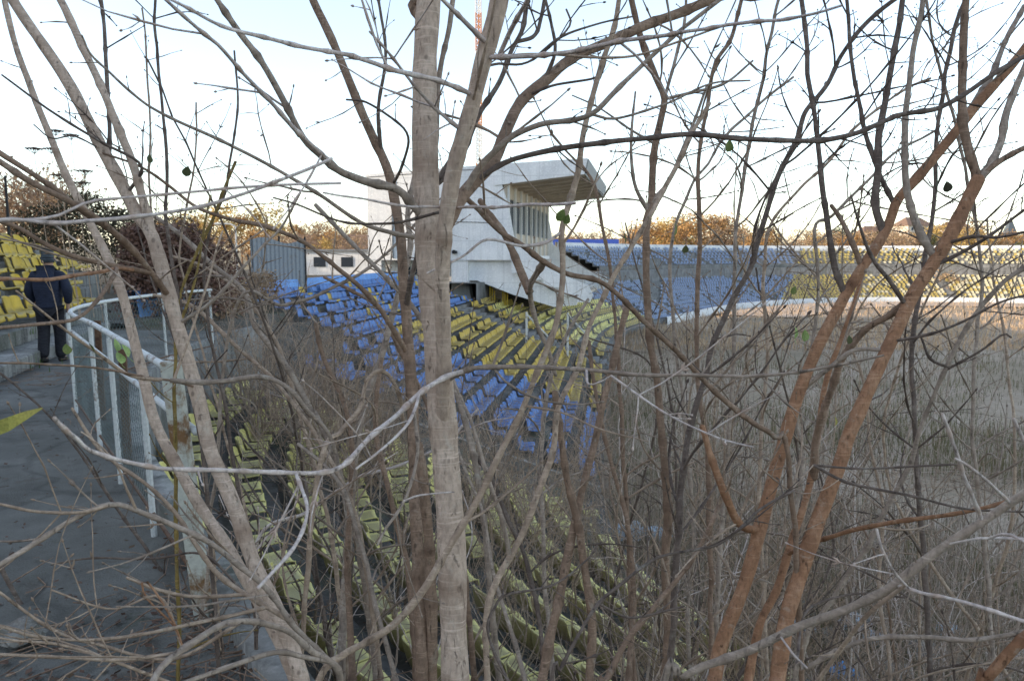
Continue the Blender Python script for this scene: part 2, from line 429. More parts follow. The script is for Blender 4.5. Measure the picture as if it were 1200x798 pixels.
# distant rising land beyond the far stand
V = []; xs = np.linspace(-500, 700, 90); sect = [(150, -4.6), (190, -1), (240, 4.5), (320, 8.0), (460, 10.5), (900, 6), (1500, -6)]
for x in xs:
    for y, z in sect:
        V.append((x, y + 0.12*abs(x-60), z*(0.75 + 0.35*math.sin(x*0.017+1.2)) if z > 0 else z))
m = len(sect); Q = [(a*m+k, (a+1)*m+k, (a+1)*m+k+1, a*m+k+1) for a in range(len(xs)-1) for k in range(m-1)]
tag(link('hill', fast_mesh('hill', V, Q), M['hill']), kind='structure')

# ------------------------------------------------------------------ terraces
def terrace_profile(k0, k1, first=None):
    pr = list(first or [])
    for k in range(k0, k1):
        pr += [(ROW_D*k+0.002, tread(k)), (ROW_D*(k+1), tread(k))]
    return pr
base = [(0, ZP-0.3), (0, -3.8)]
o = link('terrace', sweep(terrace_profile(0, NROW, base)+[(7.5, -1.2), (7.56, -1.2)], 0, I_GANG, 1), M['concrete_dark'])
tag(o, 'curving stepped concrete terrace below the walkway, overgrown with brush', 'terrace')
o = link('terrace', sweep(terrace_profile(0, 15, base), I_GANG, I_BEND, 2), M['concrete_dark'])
tag(o, 'stepped concrete terrace of blue and yellow seats before the white building', 'terrace')
o = link('terrace', sweep(terrace_profile(0, NROW, base)+[(7.57, -1.28), (7.57, 0.03), (10.19, 0.03)], I_BEND, SLEN-1, 4), M['concrete'])
tag(o, 'long lower terrace of the opposite stand beyond the pitch', 'terrace')
o = link('retaining_wall', sweep([(7.52, -1.3), (7.52, 0.1), (7.66, 0.1), (7.66, -0.2)], 0, I_GANG, 1), M['concrete_stained'])
tag(o, 'stained grey concrete wall under the walkway above the first row of seats', 'wall')
o = link('retaining_wall', sweep([(11.2, 0.0), (11.3, 0.75), (11.55, 0.75), (11.55, -0.2)], I_BLUE0, I_BEND-12, 2), M['blue_wall'])
tag(o, 'low blue painted wall along the top of the blue seats', 'wall')
# gangway wall at the end of the near yellow seats
i = I_GANG; mb = MB()
def gang(o_, w, z):
    p = off(i, o_) + T_[i]*w; return (p[0], p[1], z)
mb.prism([(0, -4.3), (0, -3.62), (7.5, -1.08), (11.5, 0.15), (11.5, -4.3)], 0.6, 0.75, gang)
tag(mb.build('gangway_wall', M['concrete_stained']), 'sloping grey concrete gangway wall between olive and blue seats', 'wall')
# upper tier of the opposite stand with its white parapet
UP = [(10.2, 0.0), (10.2, 0.5)]
for k in range(6): UP += [(10.2+0.8*k+0.002, 0.5+0.36*k), (10.2+0.8*(k+1), 0.5+0.36*k)]
o = link('upper_terrace', sweep(UP, I_FAR, SLEN-1, 4), M['concrete'])
tag(o, 'upper tier of the opposite stand under its white parapet', 'terrace')
o = link('parapet_wall', sweep([(15.02, 2.3), (15.02, 3.05), (15.35, 3.05), (15.35, -0.5)], I_FAR, SLEN-1, 4), M['concrete_white'])
tag(o, 'white concrete parapet running along the top of the opposite stand', 'wall')
o = link('barrier_wall', sweep([(-0.5, ZP-0.1), (-0.5, -3.6), (-0.3, -3.6), (-0.3, ZP-0.1)], idx_y(67), SLEN-1, 4), M['concrete_white'])
tag(o, 'low pale wall at the foot of the opposite stand beside the track', 'wall')

# white stair flights in the terrace by the building
def stair(i0, i1, label):
    mb = MB()
    for k in range(0, 11):
        for h in (0, 1):
            o0 = ROW_D*k - 0.36*h; z = tread(k) - (0.14*h) + 0.012
            for i in range(i0, i1, 2):
                a, b = off(i, o0), off(min(i+2, i1), o0); c, d = off(min(i+2, i1), o0+0.36), off(i, o0+0.36)
                lo = z-0.28
                mb.hexa([(a[0],a[1],lo),(b[0],b[1],lo),(c[0],c[1],lo),(d[0],d[1],lo),(a[0],a[1],z),(b[0],b[1],z),(c[0],c[1],z),(d[0],d[1],z)])
    tag(mb.build('stair_flight', M['concrete']), label, 'stairs')
stair(I_STAIR0, I_STAIR1, 'pale concrete stair flight between yellow seats below the building')

# upper tier at the left beside the walkway: rows run away from the camera
ud = np.array((-0.287, 0.958)); ud /= np.linalg.norm(ud); un = np.array((-ud[1], ud[0]))
UE = np.array((-9.4, 17.6)); ulen = 15.0; UB = UE - ud*ulen
def uf(u, w, z):
    p = UB + ud*u + un*w; return (p[0], p[1], z)
mb = MB()
NU = 6
UZ = [0.42 + 0.34*k for k in range(NU)]; UL = [ulen + e for e in (1.5, 4, 9, 10, 10, 10)]
for k in range(NU):
    mb.box(0, UL[k], 0.8*k + (0.003 if k else 0), 0.8*(k+1), -0.2 if k == 0 else UZ[k-1]-0.05, UZ[k], uf)
    if k: mb.box(UL[k-1]+.003, UL[k]-.003, 0.8*k+.01, 0.8*(k+1)-.003, -0.2, UZ[k-1]-0.06, uf)
tag(mb.build('upper_terrace', M['concrete_stained']), 'stained concrete steps of yellow seats at the left of the walkway', 'terrace')
mb = MB()
mb.box(-.5, ulen-1.2, -0.55, -0.03, -0.1, 0.2, uf)
tag(mb.build('bench_step', M['concrete_stained'], bevel=0.02), 'long low concrete ledge at the foot of the yellow upper seats', 'ledge')

# ------------------------------------------------------------------ seats
def seat_mesh(name, nu=8, nv=11, thick=0.018, low=False):
    prof = [(0.215, 0.10), (0.205, 0.155), (0.14, 0.165), (0.0, 0.150), (-0.10, 0.152), (-0.165, 0.185), (-0.195, 0.26), (-0.215, 0.34), (-0.228, 0.40), (-0.236, 0.44), (-0.244, 0.462)]
    if low: prof = [prof[0], prof[1], prof[3], prof[5], prof[7], prof[10]]; nu = 3
    V = []; D = []
    m = len(prof)
    for j, (y, z) in enumerate(prof):
        for k in range(nu+1):
            u = k/nu*2-1
            w = 0.215
            if j >= m-3: w *= (1, 0.93, 0.80)[j-(m-3)] if not low else (1, 1, 0.85)[j-(m-3)]
            side = abs(u)**3
            back = j >= m//2
            yy, zz = y, z
            if not back: zz += 0.035*side*(1 if j > 0 else 0.3)
            else: yy += 0.055*side; zz -= 0.03*side*(1 if j >= m-2 else 0)
            V.append((u*w, yy, zz)); D.append((0.9 if 1 < j < m//2 + 1 and abs(u) < 0.8 else 0.15))
    Q = [(j*(nu+1)+k, j*(nu+1)+k+1, (j+1)*(nu+1)+k+1, (j+1)*(nu+1)+k) for j in range(m-1) for k in range(nu)]
    V = np.array(V); Q = np.array(Q)
    if low: return V, Q
    # thickness: offset copy along the normals, rim quads
    N = np.zeros_like(V)
    for q in Q:
        nn = np.cross(V[q[1]]-V[q[0]], V[q[3]]-V[q[0]]); N[q] += nn
    N /= np.linalg.norm(N, axis=1)[:, None]
    if N[3*(nu+1)+nu//2][2] < 0: N = -N
    nV = len(V)
    V2 = np.r_[V, V - N*thick]; Q2 = np.r_[Q, Q[:, ::-1] + nV]
    cnt = {}
    for q in Q:
        for a, b in zip(q, np.roll(q, -1)):
            cnt[(a, b)] = 1
    rim = [(b, a, a+nV, b+nV) for (a, b) in cnt if (b, a) not in cnt]
    Q2 = np.r_[Q2, np.array(rim)]
    D2 = np.r_[D, np.full(nV, 0.95)]
    me = fast_mesh(name, V2, Q2, {'dirt': D2})
    bm = bmesh.new(); bm.from_mesh(me)
    # mounting foot under the pan
    bmesh.ops.recalc_face_normals(bm, faces=bm.faces)
    bm.to_mesh(me); bm.free()
    return me

SEAT = {}
for col, nm in (('seat_olive', 'o'), ('seat_yellow', 'y'), ('seat_blue', 'b')):
    me = seat_mesh('seat_shell'); me.materials.append(M[col]); SEAT[nm] = me
ORD = ['lowest', 'second', 'third', 'fourth', 'fifth', 'sixth', 'seventh', 'eighth', 'ninth', 'topmost', 'eleventh', 'twelfth', 'thirteenth', 'fourteenth', 'fifteenth']
LOWV, LOWQ = seat_mesh('low', low=True)
_m = SEAT['o']; HIV = np.zeros(len(_m.vertices)*3, np.float32); _m.vertices.foreach_get('co', HIV); HIV = HIV.reshape(-1, 3)
HIQ = np.zeros(len(_m.loops), np.int32); _m.loops.foreach_get('vertex_index', HIQ); HIQ = HIQ.reshape(-1, 4)
HID = np.zeros(len(HIV), np.float32); _m.attributes['dirt'].data.foreach_get('value', HID)
class SeatMass:
    def __init__(s): s.v = []; s.q = []; s.d = []; s.n = 0
    def add(s, x, y, z, rz, sc=1.0, hi=False, w=1.0):
        rz += RNG.uniform(-.06, .06); c, sn = math.cos(rz), math.sin(rz)
        v = (HIV*(w, .90, RNG.uniform(.80, .90) if w == 1 else .94) if hi else LOWV*sc)
        s.v.append(np.stack([v[:, 0]*c - v[:, 1]*sn + x, v[:, 0]*sn + v[:, 1]*c + y, v[:, 2] + z], 1))
        s.q.append((HIQ if hi else LOWQ) + s.n); s.d.append(HID if hi else np.zeros(len(v))); s.n += len(v)
    def build(s, name, mat, label, cat):
        if s.n: tag(link(name, fast_mesh(name, np.concatenate(s.v), np.concatenate(s.q), {'dirt': np.concatenate(s.d)}), mat), label, cat, kind='stuff')

def facing(i): f = -IN[i]; return math.atan2(-f[0], f[1])
cands = {'o': [], 'b': [], 'y': []}
def row_slots(k, i0, i1, pitch=0.43):
    n = int((i1-i0)*0.25/pitch)
    for j in range(n):
        fi = i0 + (j+0.5)*pitch/0.25
        i = min(SLEN-1, int(fi))
        o = ROW_D*k + 0.40
        p = off(i, o) + T_[i]*(fi-i)*0.25
        yield i, p
for k in range(NROW):
    for i, p in row_slots(k, idx_y(-12), I_GANG-3, .35):
        if RNG.random() < 0.03: continue
        if k == 0 and RNG.random() < .5: continue
        if p[1] < 1.0: continue
        cands['o'].append((p[0], p[1], tread(k), facing(i), k))
for k in range(15):
    for i, p in row_slots(k, I_BLUE0+2, I_BEND):
        if I_STAIR0-1 <= i <= I_STAIR1+1 and k < 10: continue
        if RNG.random() < (0.3 if i < I_BY else 0.15): continue
        if k >= 10 and i < idx_y(23): continue
        edge = I_BY + 4 - (k > 9)*0 + int(RNG.uniform(-2, 2))
        c = 'b' if (i < edge or (k >= 10 and RNG.random() < 0.93)) else 'y'
        cands[c].append((p[0], p[1], tread(k), facing(i), k))
mass = {c: SeatMass() for c in 'oby'}
info = {'o': ('olive yellow plastic bucket seat, {} row of the curving near terrace under the brush', 'olive yellow bucket seats of the near terrace', 150, 'seat_olive', 'olive yellow seats merging at the edge of the near terrace'),
        'b': ('blue plastic bucket seat, {} row of the terrace before the white building', 'blue bucket seats before the white building', 60, 'seat_blue', 'blue bucket seats packed on the terrace below the blue wall'),
        'y': ('bright yellow plastic bucket seat, {} row of the block beneath the white building', 'bright yellow bucket seats beneath the white building', 20, 'seat_yellow', 'yellow bucket seats packed at the far end of the terrace')}
for c, L in cands.items():
    lab, grp, lim, mat, slab = info[c]
    def vis(s):
        d = s[1]; px = 600 + s[0]/max(d, .1)*F
        return (math.hypot(s[0], s[1]) + (0 if -20 < px < 1150 and d > 2 else 200))
    L.sort(key=vis)
    for q, (x, y, z, rz, k) in enumerate(L):
        if q < lim:
            o = bpy.data.objects.new('bucket_seat', SEAT[c]); C.objects.link(o)
            o.location = (x, y, z + 0.0)
            o.rotation_euler = (R(RNG.uniform(-6, 3)), R(RNG.uniform(-2, 2)), rz + R(RNG.uniform(-2, 2)))
            o.scale = (.82 if c == 'o' else 1.0, .92, .94 + RNG.uniform(-.03, .03))
            tag(o, lab.format(ORD[k]), 'seat', grp)
        else:
            if vis((x, y)) < 195: mass[c].add(x, y, z, rz, hi=True, w=.82 if c == 'o' else 1.0)
    mass[c].build('bucket_seats', M[mat], slab, 'seats')
# upper tier seats at the left
for k in range(NU):
    for j in range(int(UL[k]/0.55)):
        u = UL[k] - 0.35 - 0.55*j
        if RNG.random() < 0.12: continue
        x, y, z = uf(u, 0.8*k + 0.42, UZ[k])
        if y < 5 or x/y < -0.72: continue
        o = bpy.data.objects.new('bucket_seat', SEAT['y']); C.objects.link(o)
        o.location = (x, y, z + 0.01); f = -un
        o.rotation_euler = (R(RNG.uniform(-7, 7)), R(RNG.uniform(-5, 5)), math.atan2(-f[0], f[1]) + R(RNG.uniform(-8, 8)))
        o.scale = (1.08, 1.0, 1.0)
        tag(o, 'golden yellow bucket seat in the {} row of the upper steps at the left'.format(ORD[k]), 'seat', 'golden yellow seats on the upper steps at the left')
# seats of the opposite stand: thousands, one object per colour block
fb, fy, fw, fg = SeatMass(), SeatMass(), SeatMass(), SeatMass()
for k in range(NROW + 6):
    o_ = ROW_D*k + 0.4 if k < NROW else 10.2 + 0.8*(k-NROW) + 0.42
    z = tread(k) if k < NROW else 0.5 + 0.36*(k-NROW)
    i0 = I_BEND if k < NROW else I_FAR
    fi = i0
    while fi < SLEN-1:
        i = int(fi); fi += 0.52/0.25/(1 + o_*0.008)
        p = off(i, o_)
        if p[1] < 40 or RNG.random() < (0.08 if k < NROW else .14): continue
        if (i // 34) % 3 == 0 and i % 34 < 4: continue            # gangways
        px = 600 + p[0]/p[1]*F
        if px > 1330: continue
        if 752 < px < 775 and 3 < k < 12 : continue
        if p[1] < 66: t = fg if (k % 3) else fy
        elif px < 925 + (k-6)*1.5: t = fb
        elif px < 1075 + RNG.uniform(-50, 50): t = fy
        else: t = fw if RNG.random() < .6 else fy
        if px > 1010 and RNG.random() < .25: t = fw
        t.add(p[0], p[1], z, facing(i), RNG.uniform(.84, .96))
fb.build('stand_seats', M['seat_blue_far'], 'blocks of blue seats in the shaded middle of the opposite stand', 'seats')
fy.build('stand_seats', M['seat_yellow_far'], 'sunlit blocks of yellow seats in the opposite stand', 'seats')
fw.build('stand_seats', M['seat_faded'], 'bleached pale seats at the right of the opposite stand', 'seats')
fg.build('stand_seats', M['seat_olive'], 'dull olive seats in the shaded stand just beyond the white building', 'seats')
# ------------------------------------------------------------------ white stand building with canopy
TH = R(10)
bt = np.array((math.sin(TH), math.cos(TH))); bn = np.array((math.cos(TH), -math.sin(TH)))
BQ = np.array((4.5, 46.0))
BR = thing('stand_building', 'white concrete stand building with a jutting canopy roof above the seats', 'building', (BQ[0], BQ[1], 0), 0)
def bf(u, w, z):
    p = BQ + bn*u + bt*w; return (p[0], p[1], z)
BL = 19.0                                     # length along the stand
def bpart(name, mat, polys, parent=None):
    mb = MB()
    for pts, w0, w1 in polys: mb.prism(pts, w0, w1, bf)
    return mb.build(name, M[mat], parent or BR, keep=True)
# upper box: near side wall down to the slanting cheek that steps at its lower edge
side = [(-13.5, 1.35), (-13.5, 6.3), (-5.55, 6.72), (-5.2, 5.85), (-4.75, 4.3), (-4.45, 2.55), (-3.0, 1.35), (-1.8, .56), (-0.05, -.12), (0.25, -.7),
        (0.05, -1.1), (-.72, -1.1), (-.72, -.7), (-1.78, -.7), (-1.78, -.25), (-2.72, -.25), (-2.72, .22), (-3.68, .22), (-3.68, .6), (-4.6, .6), (-4.6, 1.35)]
w = bpart('wall', 'render_white', [(side, 0.0, 0.22)]); w['label'] = 'white side wall ending in a sloping cheek with stepped lower edge'
bpart('wall', 'render_white', [(side, BL-0.22, BL)])
bpart('wall', 'render_white', [([(-13.5, 1.35), (-13.5, 6.3), (-13.3, 6.3), (-13.3, 1.35)], 0.22, BL-0.22)])
bpart('floor_slab', 'render_white', [([(-13.3, 1.35), (-13.3, 1.6), (-4.7, 1.6), (-4.7, 1.35)], 0.22, BL-0.22)])
# raked balcony deck
deck = [(-7.3, 1.34), (-4.62, 1.34), (-4.62, .58), (-3.7, .58), (-3.7, .2), (-2.74, .2), (-2.74, -.27), (-1.8, -.27), (-1.8, -.72), (-.74, -.72), (-.74, -1.12), (-.75, -1.3),
        (-2.1, -1.42), (-4.57, -.72), (-6.8, .12), (-7.3, .12)]
for w_ in (0.42, BL*0.5, BL-0.72): bpart('deck_beam', 'render_white', [(deck, w_, w_+.3)])
soff = [(-7.2, .35), (-4.6, -.50), (-2.1, -1.2), (-.78, -1.12), (-.78, -.95), (-2.1, -1.0), (-4.6, -.3), (-7.2, .6)]
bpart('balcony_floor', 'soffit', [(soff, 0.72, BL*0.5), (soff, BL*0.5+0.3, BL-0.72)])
# glazed press box front under the roof
fr = bpart('window_band', 'window_dark', [([(-5.05, 3.0), (-5.05, 5.0), (-4.95, 5.0), (-4.95, 3.0)], 0.25, BL-0.25)])
mb = MB()
for k in range(9):
    w_ = 0.3 + (BL-0.8)*k/8
    mb.box(-5.0, -4.78, w_, w_+0.22, 1.6, 5.75, lambda a, b, c: bf(a, b, c))
mb.build('mullion', M['concrete_white'], fr, keep=True)
bpart('front_wall', 'soffit', [([(-5.1, 1.6), (-5.1, 3.0), (-4.9, 3.0), (-4.9, 1.6)], 0.22, BL-.22), ([(-5.1, 5.0), (-5.1, 6.0), (-4.9, 6.0), (-4.9, 5.0)], 0.22, BL-.22)])
# canopy roof
roof = bpart('roof', 'render_white', [([(-13.6, 6.34), (-13.6, 6.5), (-5.6, 6.95), (-5.6, 6.75)], -0.05, BL+.05)])
can = bpart('canopy', 'render_white', [([(-5.6, 5.72), (-5.6, 6.95), (-0.15, 7.18), (-0.35, 6.28)], -0.08, 0.16), ([(-5.6, 5.72), (-5.6, 6.95), (-0.15, 7.18), (-0.35, 6.28)], BL-.16, BL+.08)])
can['label'] = 'jutting canopy with white edge beams and beige underside'
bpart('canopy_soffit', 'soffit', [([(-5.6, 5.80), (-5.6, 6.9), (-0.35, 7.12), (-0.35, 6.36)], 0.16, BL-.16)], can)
bpart('canopy_fascia', 'sheet_grey', [([(-0.34, 6.30), (-0.34, 7.12), (-0.10, 7.17), (-0.28, 6.26)], 0.162, BL-.162)], can)
mb = MB()
for k in range(1, 9):
    w_ = BL*k/9
    mb.prism([(-5.6, 5.62), (-5.6, 5.81), (-0.4, 6.37), (-0.4, 6.22)], w_-0.09, w_+0.09, bf)
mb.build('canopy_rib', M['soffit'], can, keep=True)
dp = MB(); dp.tube([bf(-11.9, -.07, 6.2), bf(-11.9, -.07, 1.5), bf(-11.9, .5, 1.25), bf(-11.9, 1.22, 1.1), bf(-11.9, 1.22, 0)], .06, 8)
dp.build('drain_pipe', M['sheet_grey'], BR, keep=True, smooth=True)
lm = MB(); lm.box(-8.2, -7.9, -.18, -.005, 1.75, 1.9, bf); lm.box(-8.12, -7.98, -.3, -.16, 1.72, 1.95, bf); lm.build('wall_lamp', M['dark_metal'], BR, keep=True)
cb_ = MB(); cb_.tube([bf(u, -.02, 3.55 - .06*math.sin((u+13)*.9)) for u in np.linspace(-13.4, -5.2, 24)], .018, 5); cb_.build('cable', M['dark_metal'], BR, keep=True)
# ground storey, set back
bpart('lower_wall', 'concrete_white', [([(-12.9, -0.1), (-12.9, 1.345), (-7.0, 1.345), (-7.0, -0.1)], 1.3, 1.55)])
bpart('corner_pier', 'render_white', [([(-13.48, -0.2), (-13.48, 1.345), (-12.7, 1.345), (-12.7, -0.2)], 0.05, 0.9)])
pr = bpart('pier', 'render_white', [([(-8.3, -2.0), (-8.3, 1.345), (-7.28, 1.345), (-7.28, .3), (-6.9, -2.4)], 0.1, 0.9)])
win = bpart('window', 'concrete_white', [([(-12.0, .35), (-12.0, 1.0), (-10.3, 1.0), (-10.3, .35)], 1.22, 1.29)])
bpart('pane', 'window_dark', [([(-11.92, .42), (-11.92, .93), (-11.2, .93), (-11.2, .42)], 1.19, 1.21), ([(-11.1, .42), (-11.1, .93), (-10.38, .93), (-10.38, .42)], 1.19, 1.21)], win)
# tunnel mouth beneath the balcony
tn = bpart('tunnel_wall', 'concrete_dark', [([(-7.6, -2.3), (-7.6, 1.3), (-4.3, 1.3), (-4.3, -2.3)], 5.0, 5.3)])
bpart('tunnel_pier', 'soffit', [([(-6.7, -2.3), (-6.7, .3), (-5.5, -.2), (-5.7, -2.3)], 2.6, 3.1)])
cu = MB()
for u0 in (-6.15, -5.35):
    for j in range(3):
        cu.tube([bf(u0+0.14*j, 1.2, -1.9), bf(u0+0.14*j, 1.2, -0.2-0.15*j)], 0.045, 6)
cu.build('pipe', M['seat_yellow'], BR, keep=True)

# ------------------------------------------------------------------ railings
def pipe_thing(name, label, cat, loc, group=None): return thing(name, label, cat, loc, 0, group)
E_ = np.array((-1.37, 3.35)); A_ = np.array((-4.45, 7.9))
RL = pipe_thing('railing', 'rusty white pipe railing with wire mesh along the walkway edge', 'railing', (E_[0], E_[1], 0))
rp = [tuple(E_), tuple(E_*0.78+A_*0.22), tuple(E_*0.55+A_*0.45), tuple(E_*0.35+A_*0.65), tuple(A_), (-4.95, 9.6), (-5.05, 11.4), (-4.9, 12.8)]
for q, (x, y) in enumerate(rp):
    mb = MB()
    if q == 0:
        h = .034; mm = 'post_white'
        mb.hexa([(x+a*h, y+b*h, -.02) for a, b in ((-1,-1),(1,-1),(1,1),(-1,1))] + [(x-.10+a*h, y+b*h, 1.15) for a, b in ((-1,-1),(1,-1),(1,1),(-1,1))])
    else: mb.tube([(x, y, -0.02), (x-.03, y, 1.03)], 0.018, 8); mm = 'rail_white'
    mb.build('post', M[mm], RL, keep=True, bevel=0.004 if q == 0 else 0)
def rail_z(q): return 1.04
mb = MB(); fine = catmull([(p[0], p[1], 1.05) for p in rp], 6)
mb.tube([(E_[0]-0.08, E_[1]-0.02, 1.16)] + [tuple(p) for p in fine[1:]], 0.021, 8)
mb.build('top_rail', M['rail_white'], RL, smooth=True, keep=True)
mb = MB(); mb.tube([tuple((*p, 0.84)) for p in rp[:5]], 0.017, 8); mb.build('mid_rail', M['rail_white'], RL, smooth=True, keep=True)
mb = MB(); mb.tube([tuple((*p, 0.14)) for p in rp], 0.012, 6); mb.build('bottom_rail', M['rust'], RL, smooth=True, keep=True)
# diamond mesh panels between the posts
for q in range(1, 7):
    a, b = np.array(rp[q]), np.array(rp[q+1]); L = np.linalg.norm(b-a); mb = MB()
    def mp(u, z): p = a+(b-a)*(u/L); return Vector((p[0] + .004*math.sin(z*9+u*5), p[1], z))
    s_ = 0.065 if q < 4 else 0.10; h0, h1 = 0.15, 0.83 if q < 4 else 1.0
    n_ = int((L+(h1-h0))/s_)
    for sgn in (1, -1):
        for k in range(n_):
            u0 = k*s_ - (h1-h0)
            za, zb = h0, h1; ua, ub = u0, u0+(h1-h0)
            if ua < 0: za += -ua; ua = 0
            if ub > L: zb -= ub-L; ub = L
            if zb-za < .01: continue
            if sgn < 0: ua, ub = L-ua, L-ub
            mb.tube([mp(ua, za), mp((ua+ub)/2, (za+zb)/2), mp(ub, zb)], 0.0015 if q < 4 else 0.002, 3, cap=False)
    mb.build('mesh_panel', M['wire'], RL, keep=True)
# leaning rusty posts inside the railing
for k, (p0, p1, lab) in enumerate([((-2.95, 5.9, 0), (-3.02, 5.85, .9), 'short rusty flat bar post beside the railing mesh, nearer one'), ((-4.0, 7.55, 0), (-4.05, 7.5, .98), 'rusty flat bar post beside the corner of the railing')]):
    mb = MB(); x, y, z = p0; mb.box(x-.03, x+.03, y-.008, y+.008, -0.02, p1[2]); mb.box(x-.012, x+.012, y+.008, y+.03, -.02, p1[2]-.05)
    tag(mb.build('bar_post', M['rust']), lab, 'post')

# thin white handrail posts on the terrace near the building stairs
for k, (px, py0, d, h) in enumerate([(617, 400, 36.5, 1.7), (665, 425, 37, 2.2)]):
    p = at(px, py0, d); g = ground_z(p[0], p[1])
    mb = MB(); mb.tube([(p[0], p[1], g), (p[0], p[1], g+h)], 0.05, 8); mb.tube([(p[0], p[1], g+h-.1), (p[0]+1.0, p[1]+0.1, g+h-1.15)], 0.04, 8)
    tag(mb.build('handrail_post', M['rail_white']), 'white steel handrail post on the stairs, %s one' % ('upper' if k == 0 else 'lower'), 'post')

# ------------------------------------------------------------------ things in the distance
bp = at(683, 291, 112)
SG = thing('sign_board', 'long plain blue board standing on top of the opposite stand', 'board', (bp[0], bp[1], 2.3))
mb = MB(); mb.box(bp[0]-5.1, bp[0]+5.1, bp[1]-.1, bp[1]+.1, 2.55, 3.95); mb.build('board_panel', M['board_blue'], SG, keep=True)
for k in range(5):
    x = bp[0]-4.6+k*2.3; mb = MB()
    mb.prism([(x-.55, 1.9), (x+.55, 1.9), (x+.1, 2.54), (x-.1, 2.54)], bp[1]-.06, bp[1]+.06, lambda u, w, z: (u, w, z))
    mb.build('support', M['concrete_white'], SG, keep=True)
# lattice mast
mx = at(561, 60, 75); MS = thing('radio_mast', 'tall orange and white lattice mast rising behind the tree trunks', 'mast', (mx[0], mx[1], 0))
for s_ in range(9):
    mb = MB(); z0 = 3.5*s_; hw = 0.26
    cs = [(mx[0]-hw, mx[1]-hw), (mx[0]+hw, mx[1]-hw), (mx[0], mx[1]+hw)]
    for c in cs: mb.tube([(c[0], c[1], z0), (c[0], c[1], z0+3.5)], 0.06, 5)
    for k in range(7):
        za = z0+0.5*k
        for a, b in ((0, 1), (1, 2), (2, 0)):
            mb.tube([(*cs[a], za), (*cs[b], za+.5)], 0.03, 4); mb.tube([(*cs[b], za), (*cs[a], za+.5)], 0.03, 4)
    mb.build('mast_section', M['mast_orange' if s_ % 2 == 0 else 'mast_white'], MS, keep=True)
def lamp(px, ytop, d, label, r=.07, head=True, mat='concrete_white'):
    p = at(px, ytop, d); t = thing('lamp_post' if head else 'pole', label, 'lamp post' if head else 'pole', (p[0], p[1], 0))
    mb = MB(); mb.tube([(p[0], p[1], 0), (p[0], p[1], p[2])], r*1.2, 8, r*.7); mb.build('pole', M[mat], t, keep=True)
    if head:
        mb = MB(); mb.tube([(p[0], p[1], p[2]), (p[0]-.3, p[1], p[2]+.18), (p[0]-.9, p[1], p[2]+.2)], .05, 6); mb.build('arm', M[mat], t, keep=True)
        mb = MB(); mb.box(p[0]-1.3, p[0]-.8, p[1]-.12, p[1]+.12, p[2]+.12, p[2]+.26); mb.build('lamp_head', M['rail_white'], t, keep=True, bevel=.03)
lamp(276, 266, 50, 'thin pale street lamp post among the orange autumn trees')
lamp(6, 206, 24, 'slim black pole behind the yellow seats at far left', .05, False, 'dark_metal')
# corrugated sheet fence and low pale walls behind the terrace
p0, p1 = at(294, 300, 27), at(357, 300, 29)
SF = thing('sheet_fence', 'blue grey corrugated metal sheets standing on posts behind the brush', 'fence', (p0[0], p0[1], 0))
a, b = p0[:2], p1[:2]; n_ = 64; V = []
for k in range(n_+1):
    q = a + (b-a)*k/n_; o_ = 0.035*math.sin(k*1.25)
    for z in (0.05, 2.15 + .1*math.sin(k*.11)): V.append((q[0], q[1]+o_, z))
Q = [(2*k, 2*k+2, 2*k+3, 2*k+1) for k in range(n_)]
link('sheet_panel', fast_mesh('sheet', V, Q), M['sheet_grey'], SF, keep=True)
for f in (0, .5, 1):
    q = a+(b-a)*f; mb = MB(); mb.tube([(q[0], q[1]+.08, 0), (q[0], q[1]+.08, 2.3)], .04, 6); mb.build('post', M['dark_metal'], SF, keep=True)
p0 = at(395, 340, 66)
HW = thing('outbuilding', 'low sunlit white outbuilding beyond the blue wall', 'building', (p0[0], p0[1], 0))
mb = MB(); mb.box(p0[0]-3, p0[0]+3.2, p0[1], p0[1]+4, -.1, 2.0); mb.build('wall', M['render_white'], HW, keep=True)
mb = MB(); mb.prism([(p0[0]-3.2, 2.0), (p0[0]+3.4, 2.0), (p0[0]+3.4, 2.15), (p0[0]-3.2, 2.15)], p0[1]-.2, p0[1]+4.2, lambda u, w, z: (u, w, z)); mb.build('roof', M['sheet_grey'], HW, keep=True)
for u in (-1.9, 0.4):
    mb = MB(); mb.box(p0[0]+u, p0[0]+u+1.0, p0[1]-.05, p0[1]-.005, .7, 1.5); mb.build('window', M['window_dark'], HW, keep=True)
